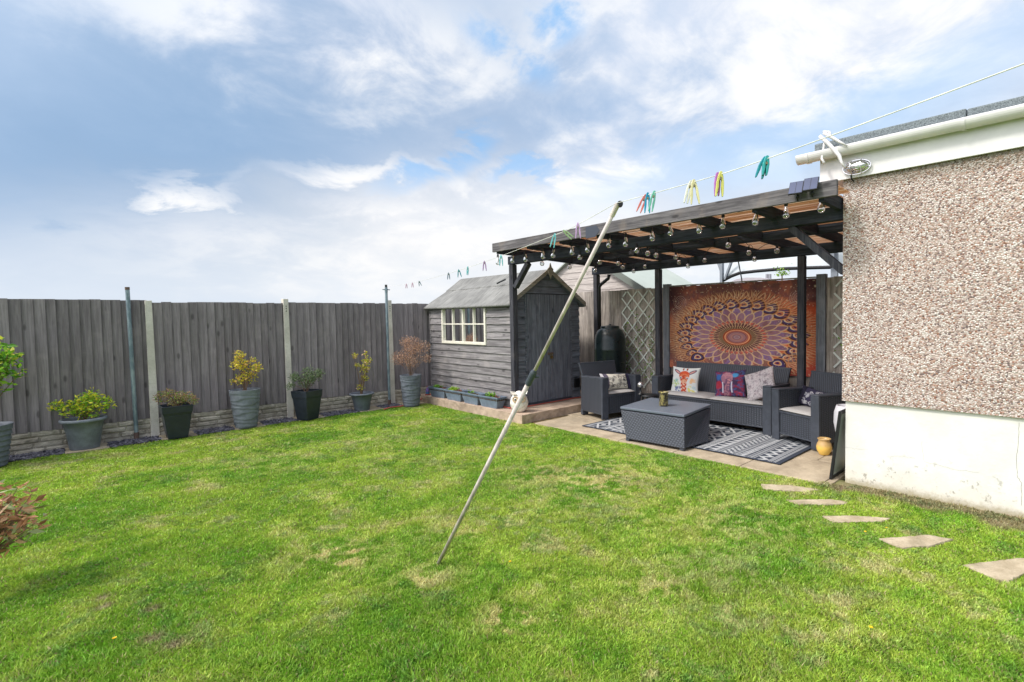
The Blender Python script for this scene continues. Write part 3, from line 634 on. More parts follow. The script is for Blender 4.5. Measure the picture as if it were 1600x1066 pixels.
M_barge = wood('weathered barge board', 'x', srgb(128, 122, 114), srgb(170, 163, 154)); b.build('barge_board', M_barge, roof)
c_ = L(xm, shy0 - .125, zr)
MB().prism([(c_[0], c_[1], c_[2] - .17), (c_[0] + .075, c_[1], c_[2] + .01), (c_[0] + .03, c_[1], c_[2] + .05), (c_[0], c_[1], c_[2] + .13), (c_[0] - .03, c_[1], c_[2] + .05), (c_[0] - .075, c_[1], c_[2] + .01)], (0, .022, 0)).build('finial', M_barge, roof, bevel=.003)
b = MB()
for sgn in (-1, 1):
    ex = shx0 - .08 if sgn < 0 else shx1 + .08; b.prism([L(ex, shy0 - .08, 1.985), L(xm, shy0 - .08, zr - .02), L(xm, shy0 - .08, zr - .04), L(ex, shy0 - .08, 1.965)], (0, shy1 - shy0 + .12, 0))
b.build('roof_boarding', M_shedf, roof)

# ============================================================ HOUSE
HX, HY = 5.75, 1.80
house = thing('bungalow', 'bungalow corner with pebble-dashed wall, white plinth, white gutter and grey felt roof edge', 'house', (HX, HY, 0))
def pebble(t):
    p = t.pos()
    vo = t.n('ShaderNodeTexVoronoi', {'Vector': p, 'Scale': 73.0, 'Randomness': 1.0}); r, g, b_ = [t.n('ShaderNodeSeparateColor', {0: vo.outputs[1]}).outputs[i] for i in range(3)]
    vo2 = t.n('ShaderNodeTexVoronoi', {'Vector': p, 'Scale': 73.0}, feature='DISTANCE_TO_EDGE').outputs[0]
    c = t.n('ShaderNodeValToRGB', {0: r}); cr = c.color_ramp; cr.interpolation = 'CONSTANT'
    st = [(0, srgb(240, 228, 220)), (.18, srgb(214, 194, 182)), (.34, srgb(196, 170, 154)), (.46, srgb(250, 244, 238)), (.62, srgb(170, 150, 142)), (.72, srgb(228, 212, 204)), (.86, srgb(160, 114, 90)), (.91, srgb(118, 108, 108)), (.96, srgb(204, 166, 146))]
    while len(cr.elements) < len(st): cr.elements.new(.5)
    for e, (q, cc) in zip(cr.elements, st): e.position = q; e.color = (*cc, 1)
    n1 = t.noise(t.pos(), 1.2, 4, .6); k = t.m('ADD', .56, t.m('MULTIPLY', n1, .34)); col = t.mix(1.0, c.outputs[0], t.n('ShaderNodeCombineColor', {0: k, 1: k, 2: k}).outputs[0], 'MULTIPLY')
    col = t.mix(t.m('MULTIPLY', t.m('SUBTRACT', 1.0, t.ss(vo2, .01, .10)), .6), col, srgb(136, 118, 108))
    _, _, z = t.xyz(t.pos()); top_dark = t.m('MULTIPLY', t.ss(t.m('ADD', z, t.m('MULTIPLY', n1, .12)), 3.02, 3.16), .55)  # wall colour goes darker in a band along its top
    col = t.mix(.14, col, srgb(172, 136, 130)); col = t.mix(top_dark, col, srgb(96, 90, 72))
    return [col, t.bump(t.m('SUBTRACT', 1.0, vo.outputs[0]), .9, .012)]
M_pebble = mat('pebble dash', pebble, .75, spec=.3)
def rnd(t):
    p = t.pos(); _, y, z = t.xyz(p); n1 = t.noise(p, 3, 6, .65); n2 = t.noise(p, 22, 5, .7); n3 = t.noise(p, 7, 5, .65)
    c = t.mix(t.ss(n1, .3, .7), srgb(212, 210, 205), srgb(226, 224, 219))
    low = t.m('SUBTRACT', 1.0, t.ss(t.m('ADD', z, t.m('MULTIPLY', t.m('SUBTRACT', n1, .5), .25)), .02, .30))
    c = t.mix(t.m('MULTIPLY', low, .35), c, srgb(206, 196, 168))
    sp = t.m('MULTIPLY', t.m('MULTIPLY', t.ss(n2, .53, .64), t.ss(n3, .47, .60)), t.m('SUBTRACT', 1.0, t.ss(z, .12, .5)))
    c = t.mix(t.m('MULTIPLY', sp, .8), c, srgb(128, 122, 108))
    foot = t.m('SUBTRACT', 1.0, t.ss(t.m('ADD', z, t.m('MULTIPLY', n2, .14)), .07, .15)); c = t.mix(t.m('MULTIPLY', foot, .8), c, srgb(158, 148, 120))
    return [c, t.bump(t.m('ADD', t.m('MULTIPLY', n2, .5), t.m('ADD', n3, n1)), .3, .012)]
M_render = mat('white render', rnd, .85, spec=.2)
D = 5.0
b = MB().box(-.028, 8, -D, .0, .86, 3.14); b.build('pebble_dash_wall', M_pebble, house)
pl_ = MB().box(0.0, 8, -D, -.028, -.1, .858).build('plinth', M_render, house)
# hairline cracks in the plinth
def crack(pts, r=.0022):
    q = [onx(a, b_, HX - .001) - Vector((HX, HY, 0)) for a, b_ in pts]; fine = []; rc = random.Random(int(pts[0][0]))
    for a, c__ in zip(q, q[1:]):
        for k in range(6): p = a.lerp(c__, k / 6); fine.append((-.001, p.y + rc.uniform(-.004, .004), p.z + rc.uniform(-.006, .006)))
    fine.append((-.001, q[-1].y, q[-1].z)); return MB().tube(fine, r, 5)
mk = mat('crack shadow line', lambda t: srgb(96, 90, 80), .9)
for pts, r in (([(1592, 660), (1591, 690), (1588, 720), (1590, 745), (1596, 755), (1596, 790)], .0011), ([(1440, 690), (1444, 722), (1470, 728), (1500, 735), (1530, 738)], .0005), ([(1385, 714), (1400, 713), (1415, 714), (1430, 717)], .0005), ([(1316, 699), (1335, 701), (1352, 703)], .0005)): crack(pts, r).build('crack', mk, pl_)
b = MB().box(-.06, -.035, -D, .22, 3.135, 3.43); b.box(-.035, 8, .19, .215, 3.135, 3.43); b.build('fascia', M_white, house, bevel=.003)
MB().box(-.034, 8, .001, .189, 3.14, 3.15).build('soffit', M_white, house)
M_roofelt = mat('mineral felt', lambda t: [t.mix(t.ss(t.noise(t.pos(), 130, 3, .8), .35, .65), srgb(72, 80, 84), srgb(140, 148, 152)), t.bump(t.noise(t.pos(), 130, 3, .8), .5, .004)], .9)
b = MB()
for (a, c_) in ((-D, -1.02), (-1.015, .27)):
    dz = .008 if a > -2 else 0
    b.hexa([(-.085, a, 3.44 + dz), (8, a, 3.62 + dz), (-.085, c_, 3.44 + dz), (8, c_, 3.62 + dz), (-.085, a, 3.545 + dz), (8, a, 3.9 + dz), (-.085, c_, 3.545 + dz), (8, c_, 3.9 + dz)])
rf = b.build('roof', M_roofelt, house, bevel=.012)
b = MB(); n = 14; gr = .07; prof = [(-.124 + gr * math.cos(math.pi + math.pi * i / n) * 1.0, 3.44 + gr * 1.15 * math.sin(math.pi + math.pi * i / n)) for i in range(n + 1)]
prof2 = [(x * 1 + (.004 if i < n / 2 else -.004), z + .004) for i, (x, z) in enumerate(prof)]
ring = prof + prof2[::-1]; b.prism([(x, -D, z) for x, z in ring], (0, D + .42, 0))
b.prism([(x, .418, z) for x, z in prof], (0, .006, 0))
b.tube([(-.186, -D, 3.44), (-.186, .42, 3.44)], .007, 6); gut = b.build('gutter', M_white, house)
for y in (-1.02, .30, -2.4):
    b = MB(); b.prism([(x * 1.0 - (.006 if x < -.124 else -.006), y, z - .007) for x, z in prof] + [(x, y, z + .001) for x, z in prof[::-1]], (0, .03, 0)); b.box(-.062, -.052, y, y + .03, 3.37, 3.43); b.build('gutter_bracket', M_white, gut)
# bulkhead lamp on the fascia
lp = onx(1340, 262, HX - .06); lt = thing('bulkhead_lamp', 'oval caged bulkhead lamp on the white fascia below the gutter end', 'lamp', lp)
Mx = Matrix.Rotation(R(90), 4, 'Y')
MB().ell((-.01, 0, 0), (.028, .125, .066), 10).build('base_plate', M_chrome, lt, smooth=True)
MB().ell((-.035, 0, 0), (.05, .105, .052), 12).build('glass', glassmat('lamp glass', (.8, .82, .82), .45, .1), lt, smooth=True)
b = MB(); b.tube([(-.03 - .0 * a, .128 * math.cos(a), .07 * math.sin(a)) for a in [2 * math.pi * i / 28 for i in range(29)]], .0045, 6, False)
b.tube([(-.03 - .06 * math.sin(a), .122 * math.cos(a), 0) for a in [math.pi * i / 16 for i in range(17)]], .004, 6)
for yy in (-.045, .045): b.tube([(-.03 - .06 * math.sin(a), yy, .064 * math.cos(a)) for a in [math.pi * i / 12 for i in range(13)]], .004, 6)
b.build('cage', M_chrome, lt); MB().tube([(0, .06, -.06), (-.01, .055, -.10), (.02, .04, -.125)], .007, 6).build('cable', M_cable, lt)
# white plastic line bracket clipped over the gutter
bk = thing('line_bracket', 'white plastic arms of a folding line bracket clipped over the gutter end', 'bracket', (HX - .12, 1.92, 3.4))
O_ = Vector((HX - .12, 1.92, 3.4)); Q = lambda a, b_, dx=0: tuple(onx(a, b_, HX - .19 + dx) - O_)
b = MB(); b.tube([Q(1281, 213), Q(1292, 222), Q(1303, 234), Q(1311, 243), Q(1315, 254), Q(1320, 262)], [.018, .02, .02, .02, .014, .008], 8); b.build('arm', M_white, bk, smooth=True)
b = MB(); b.tube([Q(1287, 208, -.02), Q(1300, 215, -.02), Q(1312, 222, -.02), Q(1324, 228, -.02)], [.016, .016, .013, .006], 8); b.build('arm', M_white, bk, smooth=True)
b = MB(); b.tube([Q(1289, 218, .02), Q(1287, 232, .02), Q(1284, 248, .02), Q(1288, 255, .0)], .013, 8); b.tube([Q(1298, 225, .03), Q(1297, 240, .03)], .012, 8); b.build('leg', M_white, bk, smooth=True)
b = MB(); b.tube([Q(1286, 206), Q(1296, 206), Q(1299, 214)], .011, 8); b.tube([Q(1289, 204), Q(1289, 210)], .009, 6); b.tube([Q(1295, 205), Q(1295, 211)], .009, 6); b.build('hook', M_white, bk, smooth=True)

# ============================================================ PERGOLA
perg = thing('pergola', 'black stained timber pergola with reed roof over the seating area', 'pergola', (5.6, 1.9, 0))
PL = lambda x, y, z: Vector((x - 5.6, y - 1.9, z))
def pbox(x0, x1, y0, y1, z0, z1, name, m, lab=None, parent=None):
    a = PL(x0, y0, z0); c = PL(x1, y1, z1); o = MB().box(a.x, c.x, a.y, c.y, a.z, c.z).build(name, m, parent or perg, bevel=.004)
    if lab: o['label'] = lab
    return o
pbox(5.55, 5.65, 7.08, 7.18, .15, 2.695, 'post', M_pergz); None
for y in (7.07, 5.53, 2.95): pbox(7.70, 7.80, y, y + .1, .0 if y < 6 else .15, 2.62, 'post', M_pergz)
MB().hexa([PL(*v) for v in ((5.745, 1.803, 2.745), (5.855, 1.803, 2.745), (5.545, 7.2, 2.70), (5.655, 7.2, 2.70), (5.745, 1.803, 2.885), (5.855, 1.803, 2.885), (5.545, 7.2, 2.84), (5.655, 7.2, 2.84))]).build('front_beam', M_perg, perg, bevel=.004)
pbox(7.695, 7.805, 1.803, 7.2, 2.625, 2.77, 'back_beam', M_perg)
zt = lambda x: 2.845 - (x - 5.6) * .0326
for y in (1.82, 2.5, 3.25, 4.0, 4.75, 5.5, 6.25, 7.05):
    vs = [PL(x, yy, zt(x) + h) for h in (0, .125) for yy in (y, y + .05) for x in (5.235, 8.5)]
    MB().hexa(vs).build('rafter', M_pergx, perg)
    
for x in (6.98, 8.46):
    for a in (1.82, 2.5, 3.25, 4.0, 4.75, 5.5, 6.25): pbox(x, x + .045, a + .052, {1.82: 2.498, 6.25: 7.048}.get(a, a + .748), zt(x) - .0, zt(x) + .12, 'noggin', M_perg)
fa = pbox(5.19, 5.232, 1.69, 4.86, 2.885, 3.035, 'fascia_board', M_fasc); pbox(5.19, 5.232, 4.862, 7.16, 2.885, 3.032, 'fascia_board', M_fasc)
c0 = PL(5.186, 4.86, 2.96); MB().prism([(c0.x, c0.y - .10, c0.z + .055), (c0.x, c0.y - .16, c0.z - .02), (c0.x, c0.y - .08, c0.z - .10), (c0.x, c0.y + .1, c0.z - .10), (c0.x, c0.y + .1, c0.z + .055)], (.004, 0, 0)).build('joint_plate', mat('dark steel plate', lambda t: srgb(74, 78, 88), .5, .5), perg)
MB().beam(PL(5.6, 7.06, 2.30), PL(5.6, 6.70, 2.69), .075, .09, (1, 0, 0)).build('brace', M_pergz, perg, bevel=.003)
MB().beam(PL(5.79, 1.80, 2.20), PL(5.79, 2.36, 2.74), .075, .10, (1, 0, 0)).build('brace', M_pergz, perg, bevel=.003)
# reed sheets
rr = random.Random(9); b = MB(); x = 5.24
while x < 8.56:
    r = rr.uniform(.0035, .0065); y = 1.7 if x < 5.6 else 1.81
    z0 = zt(x) + .13
    while y < 7.15:
        L_ = rr.uniform(1.2, 2.4); y2 = min(y + L_, 7.15); w1 = rr.uniform(-.006, .006); w2 = rr.uniform(-.006, .006)
        b.tube([PL(x + w1, y, z0 + rr.uniform(0, .006)), PL(x + w2, y2, z0 + rr.uniform(0, .006))], r, 5, False); y = y2
    x += rr.uniform(.0095, .0165)
def reed(t):
    i = t.isl(); c = t.mix(t.noise(t.map(t.vm('ADD', t.pos(), t.comb(i, i, i)), (40, 2, 40)), 1.5, 4, .6), srgb(176, 128, 92), srgb(238, 208, 176)); return t.mix(t.m('MULTIPLY', t.m('GREATER_THAN', i, .66), .75), c, srgb(248, 236, 224))
m = bpy.data.materials.new('reed'); m.use_nodes = True; t = T(m.node_tree); c_ = reed(t)
t.n('ShaderNodeOutputMaterial', {0: t.n('ShaderNodeMixShader', {0: .62, 1: t.n('ShaderNodeBsdfPrincipled', {'Base Color': c_, 'Roughness': .7}).outputs[0], 2: t.n('ShaderNodeBsdfTranslucent', {0: c_}).outputs[0]}).outputs[0]})
b.build('reed_screen', m, perg)
# black downpipe elbow at the back left post
MB().tube([PL(7.75, 6.78, 2.60), PL(7.75, 6.80, 2.53), PL(7.75, 7.0, 2.42), PL(7.75, 7.05, 2.36), PL(7.75, 7.05, .4)], .034, 12).build('downpipe', M_black, perg, smooth=True)
pbox(7.66, 7.695, 6.2, 6.24, 2.60, 2.66, 'bracket', M_black) if False else None

# string lights
def bulb_tree(parent, p, pear=True):
    sk = MB().lathe([(.0001, .0), (.011, .0), (.0125, -.012), (.016, -.03), (.016, -.046), (.013, -.05), (.0001, -.05)], 10).build('bulb', M_black, parent); sk.location = p; sk.scale = (1.22, 1.22, 1.2)
    pr = [(.013, -.048), (.017, -.06), (.024, -.09), (.032, -.118), (.031, -.138), (.020, -.153), (.0001, -.158)] if pear else [(.013, -.048), (.022, -.056), (.031, -.075), (.031, -.09), (.022, -.108), (.0001, -.114)]
    MB().lathe(pr, 14).build('glass', M_bulb, sk, smooth=True)
    zf = -.11 if pear else -.085
    MB().tube([(0, 0, -.05), (-.006, 0, zf - .01), (.006, .004, zf), (-.006, -.004, zf + .01), (.007, 0, zf + .02)], .0016, 5).build('filament', mat('filament', lambda t: srgb(210, 190, 150), .4, .5), sk)
    return sk
sl1 = thing('string_lights', 'festoon string of clear teardrop bulbs hanging behind the front fascia of the pergola', 'string lights', (5.42, 4.5, 2.9))
proto = None; pts = []
for i, (a, c) in enumerate([(778, 405), (802, 402), (820, 400), (847, 395), (866, 393), (893, 388), (918, 384), (952, 376), (978, 374), (1018, 365), (1046, 356), (1091, 352), (1130, 344), (1182, 338), (1228, 327), (1285, 317)]):
    p = onx(a, c, 5.42); q = Vector((0, p.y - 4.5, p.z + .085 - 2.9)); pts.append(q)
    if proto is None: proto = bulb_tree(sl1, q)
    else: o = copy_tree(proto, sl1); o.location = q; o.rotation_euler = (rr.uniform(-.12, .12), rr.uniform(-.12, .12), rr.uniform(0, 6))
cab = []
for a, c in zip(pts, pts[1:]):
    for k in range(4): f_ = k / 4; cab.append(a.lerp(c, f_) + Vector((-.02 * math.sin(f_ * math.pi), 0, .012 - .03 * math.sin(f_ * math.pi))))
cab.append(pts[-1] + Vector((0, 0, .012))); cab.append(pts[-1] + Vector((-.1, -.15, .05)))
MB().tube(cab, .004, 6).build('cable', M_cable, sl1)
sl2 = thing('string_lights', 'festoon string of round bulbs zigzagging under the rafters at the back of the pergola', 'string lights', (6.8, 4.5, 2.85))
proto = None; pts = []
for (a, c) in [(1214, 390), (1179, 403), (1170, 393), (1138, 381), (1101, 405), (1075, 414), (1061, 408), (1056, 400), (1025, 397), (1012, 394), (995, 389), (1008, 415), (990, 422), (973, 416), (966, 410), (937, 408), (906, 400), (930, 421), (890, 416), (847, 410)]:
    p = onz(a, c, 2.70)
    if p.x > 8.0: p = onx(a, c, 7.62)
    q = Vector((p.x - 6.8, p.y - 4.5, p.z + .075 - 2.85)); pts.append(q)
    if proto is None: proto = bulb_tree(sl2, q, False)
    else: o = copy_tree(proto, sl2); o.location = q; o.rotation_euler = (0, 0, rr.uniform(0, 6))
cab = []
for a, c in zip(pts, pts[1:]):
    for k in range(4): f_ = k / 4; cab.append(a.lerp(c, f_) + Vector((0, 0, .01 + .05 * math.sin(f_ * math.pi))))
MB().tube(cab + [pts[-1]], .004, 6).build('cable', M_cable, sl2)
wc = thing('wind_chime', 'small purple crystal chime hanging from a pale rod below the pergola', 'wind chime', tuple(onx(986, 374, 6.0)))
zl = onx(986, 374, 6.0).z - onx(986, 392, 6.0).z
MB().tube([(0, 0, .03), (0, 0, -zl)], .004, 6).build('rod', M_line, wc)
b = MB()
for k in range(16): b.ell((rr.uniform(-.04, .04), rr.uniform(-.04, .04), -zl - rr.uniform(0, .05)), (.012, .012, .016), 5)
b.build('crystals', mat('purple glass', lambda t: srgb(110, 106, 130), .15), wc, smooth=True)
# two little solar panels on the fascia
for i, (a, c) in enumerate(((1244, 294), (1267, 288))):
    p = onx(a, c, 5.12); st_ = thing('solar_panel', ['small solar panel on the pergola fascia, left of the pair', 'small solar panel on the pergola fascia, right of the pair nearest the house'][i], 'solar panel', tuple(p), 0, 'solar panels on the fascia')
    Rm = Matrix.Rotation(R(8) , 4, 'Z') @ Matrix.Rotation(R(32), 4, 'Y'); f_ = MB(); f_.box(-.009, .009, -.066, .066, -.078, .078, Rm); f_.build('frame', M_black, st_, bevel=.003)
    c2 = MB(); c2.box(-.0115, -.0095, -.061, -.002, -.073, .073, Rm); c2.box(-.0115, -.0095, .002, .061, -.073, .073, Rm)
    c2.build('cells', mat('solar cells', lambda t: t.mix(t.noise(t.pos(), 5, 2, .5), srgb(34, 44, 76), srgb(58, 70, 106)), .35, spec=.5), st_)
    MB().tube([(.005, 0, -.02), (.03, 0, -.05), (.04, 0, -.12)], .011, 8).ell((.035, 0, -.08), (.02, .02, .02), 8).build('bracket', M_black, st_, smooth=True)

# ============================================================ BACK FENCE, TRELLIS, TAPESTRY
BX = 8.1
bf = thing('patio_fence', 'weathered close-board fence behind the seating, with grey posts', 'fence', (BX, 1.5, 0))
rb = random.Random(21)
for (a, c) in ((-1.9, 1.26), (1.42, 4.06), (4.19, 8.7)): 
    b = MB(); featherboards(b, a, c, .0, 2.31, .0, 1, rb, .105); b.build('fence_panel', M_backfence, bf)
for y in (1.34, 4.125): MB().box(-.07, .03, y - .075, y + .06, 0, 2.36).build('post', M_postgrey, bf, bevel=.005)
MB().box(-.035, .03, 1.42, 4.06, 2.312, 2.33).build('capping', M_backfence, bf)
def trellis(y0, y1, z0, z1, lab):
    th = thing('trellis', lab, 'trellis', (BX - .04, y0, z0)); W_ = y1 - y0; H_ = z1 - z0; sp = .27; b = MB()
    for sg in (1, -1):
        k = -H_
        while k < W_ + H_:
            p = []
            # line y = k + z (sg 1) or y = W-k - z
            for zz in np.linspace(0, H_, 60):
                y = k + zz * .92 if sg > 0 else W_ - k - zz * .92
                if 0 <= y <= W_: p.append((y, zz))
            if len(p) > 3:
                dx = -.006 * sg; a, c = p[0], p[-1]; b.beam((dx, a[0], a[1]), (dx, c[0], c[1]), .026, .008, (1, 0, 0))
            k += sp
    b.build('lattice', mat('pale trellis paint', lambda t: t.mix(t.noise(t.pos(), 8, 4, .6), srgb(190, 196, 190), srgb(222, 226, 220)), .7), th)
trellis(5.90, 6.72, .35, 2.26, 'pale diamond trellis on the fence left of the colourful tapestry')
trellis(1.9, 2.66, .35, 2.26, 'pale diamond trellis strip at the fence between the house corner and the right patio post')

def leafblob(name, m, parent, pts, size, cols, seed=1, flat=.0, aspect=.5, up=None):
    """pts: list of (x,y,z); one leaf (folded rhombus) at each"""
    r = np.random.default_rng(seed); N = len(pts); P = np.asarray(pts, float); a = r.uniform(0, 2 * np.pi, N); e = np.arcsin(r.uniform(-.6, 1, N)) if up is None else r.uniform(*up, N)
    d_ = np.stack([np.cos(a) * np.cos(e), np.sin(a) * np.cos(e), np.sin(e)], 1); u = r.normal(size=(N, 3)); s_ = np.cross(d_, u); s_ /= np.linalg.norm(s_, axis=1)[:, None]; n_ = np.cross(d_, s_)
    sz = size * r.uniform(.6, 1.3, (N, 1)); w = sz * aspect * .5
    V_ = np.stack([P, P + d_ * sz * .5 + s_ * w + n_ * w * .25, P + d_ * sz, P + d_ * sz * .5 - s_ * w + n_ * w * .25], 1).reshape(-1, 3)
    F = [(4 * i, 4 * i + 1, 4 * i + 2) for i in range(N)] + [(4 * i, 4 * i + 2, 4 * i + 3) for i in range(N)]
    me = bpy.data.meshes.new(name); me.from_pydata(V_.tolist(), [], F); me.materials.append(m)
    cc = np.asarray(cols, float)[r.integers(0, len(cols), N)] * r.uniform(.75, 1.25, (N, 1)); setcol(me, np.repeat(cc, 4, 0)); return link(name, me, parent)
G1, G2, G3 = (.13, .30, .03), (.22, .40, .05), (.07, .17, .03); Y1, Y2 = (.62, .52, .05), (.50, .50, .06)
def climber(y0, y1, z0, z1, n, lab, cnt):
    c = thing('climbing_plant', lab, 'plant', (BX - .05, (y0 + y1) / 2, 0)); r = random.Random(int(y0 * 100)); st = MB(); pts = []
    for k in range(n):
        p = [(-.01, r.uniform(y0, y1) - (y0 + y1) / 2, 0.02)]
        while p[-1][2] < z1 - r.uniform(0, .9): p.append((-.012 + r.uniform(-.015, .01), p[-1][1] + r.uniform(-.07, .07), p[-1][2] + .1))
        st.tube(p, .003, 5); pts += [p[r.randrange(len(p))] for _ in range(cnt // n)]
    pts = [(x + r.gauss(0, .012) - .015, max(y0 - (y0 + y1) / 2, min(y1 - (y0 + y1) / 2, y + r.gauss(0, .05))), z + r.gauss(0, .06)) for x, y, z in pts if z > z0]
    st.build('stem', M_twig, c); leafblob('foliage', M_leaf, c, pts, .05, [G1, G2, (.16, .26, .06)], 3)
climber(5.95, 6.6, .5, 2.3, 7, 'thin green climber threading the left trellis', 420)
climber(1.95, 2.66, .4, 2.1, 4, 'thin green climber on the right trellis by the house corner', 260)

def tapestry():
    y0, y1, z0, z1 = 2.82, 5.545, .80, 2.30; nu, nv = 560, 310
    U, Vv = np.meshgrid(np.linspace(0, 1, nu), np.linspace(0, 1, nv)); yy = y1 - (y1 - y0) * U; zz = z0 + (z1 - z0) * Vv
    cy_, cz_ = onx(1152.5, 527, BX - .03).y, onx(1152.5, 527, BX - .03).z
    X_ = (cy_ - yy); Z_ = (zz - cz_); XN = X_ / 1.85; r = np.hypot(XN, Z_); th = np.arctan2(Z_, XN)
    xf, yf = X_.ravel() * 6 + 60, Z_.ravel() * 6 + 60; n1 = fbm(xf, yf, 5, 5).reshape(U.shape); n2 = fbm(xf * 4, yf * 4, 15, 4).reshape(U.shape)
    rw = r + (n1 - .5) * .05; C = np.empty(U.shape + (3,))
    def lay(mask, col): C[:] = C * (1 - mask[..., None]) + np.array(col) * mask[..., None]
    C[:] = np.array(srgb(156, 102, 92)); lay(sstep(n1, .4, .65), srgb(220, 128, 100)); lay(sstep(n2, .5, .75) * .45, srgb(112, 80, 104)); hl = np.abs(np.sin(n1 * 60 + n2 * 16)); lay((1 - sstep(hl, .1, .35)) * .45, srgb(216, 160, 120))
    lay(sstep(np.maximum(np.abs(X_) / 1.15, 0) + (n1 - .5) * .4, .8, 1.1) * sstep(Z_, .25, .5) * .8, srgb(66, 40, 50)); lay(sstep(Z_ + (n1 - .5) * .2, .58, .68) * .5, srgb(66, 40, 50))
    og = sstep(X_ + (n1 - .5) * .9, .55, .95) * sstep(.62 - np.abs(Z_ - .0), 0, .2); lay(og * .85, srgb(224, 96, 58)); lay(og * sstep(n2, .5, .7) * .8, srgb(240, 140, 100))
    rd = sstep(X_ + (n1 - .5) * .7, .4, .8) * sstep(-.25 - Z_, 0, .25); lay(rd * .7, srgb(196, 76, 70))
    gold = srgb(238, 196, 150); cream = srgb(240, 214, 180)
    def line(v, w): return 1 - sstep(np.abs(v), w * .35, w)
    # feather barbs radiating from every eye
    ang = np.radians(list(range(-34, 215, 13))); ang = np.append(ang, np.radians([-34 - 13, 215 + 7]))
    for k, a in enumerate(ang):
        R_ = .565
        ex, ez = R_ * math.cos(a), R_ * math.sin(a)
        if ez < -.62: continue
        ca, sa = math.cos(a), math.sin(a); dx = XN - ex; dz = Z_ - ez; lr = dx * ca + dz * sa; lt_ = -dx * sa + dz * ca
        rr_ = np.hypot(lr, lt_); tt = np.arctan2(lt_, lr)
        fe = (rr_ < .24) & (np.abs(tt) < 1.9) & (rr_ > .075); barb = line(np.sin(tt * 13 + rr_ * 30 * np.sign(tt)), .5) * fe * sstep(.26 - rr_, 0, .10)
        fcol = srgb(230, 176, 132) if math.cos(a) < .35 else srgb(246, 150, 108)
        lay(fe * .2 * sstep(.32 - rr_, 0, .15), srgb(150, 86, 60)); lay(barb * .85, fcol if k % 2 else gold)
        s = .74 if math.sin(a) > -.1 else .66
        q = lambda A, B, off=0: np.hypot((lr - off * .6) / (A * s) , lt_ / (B * s * (1 - .35 * np.clip((lr - off * .6) / (A * s), -1, 1))))
        e = q(.135, .115); lay(1 - sstep(e, .94, 1.02), srgb(96, 60, 62)); lay(line(e - 1, .10), srgb(226, 150, 96))
        e = q(.105, .085); lay(1 - sstep(e, .92, 1.04), srgb(82, 66, 112))
        e = q(.062, .055, -.012); lay(1 - sstep(e, .9, 1.08), cream); e = q(.046, .042, -.014); lay(1 - sstep(e, .88, 1.1), srgb(222, 130, 84)); e = q(.026, .026, -.022); lay(1 - sstep(e, .85, 1.15), srgb(84, 44, 96))
    # petals: rings of purple leaves outlined in gold
    for (ra, rb_, n_, ph, col) in ((.27, .50, 26, 0, srgb(150, 120, 168)), (.21, .42, 26, .5, srgb(168, 124, 146)), (.18, .30, 34, .25, srgb(170, 104, 108)), (.165, .25, 46, .0, srgb(100, 60, 66))):
        f = (th / (2 * np.pi) * n_ + ph) % 1 - .5; k = (r - ra) / (rb_ - ra); w = .5 * np.sin(np.clip(k, 0, 1) * np.pi) ** .6
        ins = (np.abs(f) < w) & (k > 0) & (k < 1); lay(ins * .9, col); lay(ins * sstep(n1, .5, .62) * .5, srgb(134, 88, 84)); lay(ins * sstep(n2, .45, .7) * .35, srgb(168, 96, 96)); lay(line(np.abs(f) - w * .96, .11) * ((k > 0) & (k < 1)) * .85, gold)
    fr_ = (th / (2 * np.pi) * 34) % 1 - .5; d_ = np.hypot(fr_ * r * 2 * np.pi / 34 , r - .268); lay(1 - sstep(d_, .009, .016), srgb(226, 110, 88)); d_ = np.hypot(fr_ * r * 2 * np.pi / 34, r - .245); lay(1 - sstep(d_, .006, .011), srgb(230, 140, 110))
    # core
    lay(1 - sstep(r, .175, .19), srgb(86, 46, 44)); sp_ = line(((th / (2 * np.pi) * 60) % 1 - .5), .24) * ((r > .14) & (r < .185)); lay(sp_ * .8, gold)
    lay(1 - sstep(r, .138, .142), srgb(232, 124, 84)); 
    for rr2, w, col in ((.175, .006, srgb(150, 60, 44)), (.155, .004, gold), (.135, .006, srgb(190, 84, 60)), (.1, .028, srgb(176, 128, 134)), (.118, .004, srgb(120, 60, 60)), (.07, .012, srgb(226, 150, 116)), (.05, .006, srgb(120, 88, 108)), (.02, .012, srgb(180, 140, 150)), (.035, .004, srgb(210, 190, 190))): lay(line(r - rr2 * .76, w * 1.3) * .9, col)
    lay((1 - sstep(r, .06, .085)) * .5, srgb(160, 124, 140))
    dots = sstep(vnoise(xf * 7, yf * 7, 44).reshape(U.shape), .86, .93) * sstep(r, .35, .5); lay(dots * .7, cream)
    # scrolls in the corners
    for sx_, sz_ in ((-1.13, .62), (-1.2, .42), (1.02, .62)):
        q = np.hypot(X_ - sx_, Z_ - sz_); a = np.arctan2(Z_ - sz_, X_ - sx_); lay(line(np.sin(q * 95 + a), .5) * (q < .14) * .7, srgb(190, 160, 150))
    ripple = .014 + .007 * np.sin(yy * 7) * np.sin(zz * 3) + .004 * (n1 - .5); P = np.stack([-ripple, yy - y0, zz], -1)
    o = thing('wall_tapestry', 'large orange and purple peacock feather mandala tapestry pinned to the patio fence', 'tapestry', (BX - .04, y0, 0))
    c = grid_mesh('printed_cloth', P, M_print, o, C)
    b = MB(); b.box(.004, .018, 0, y1 - y0, z0, z1 - .003); b.build('backing', M_backfence, o)
tapestry()

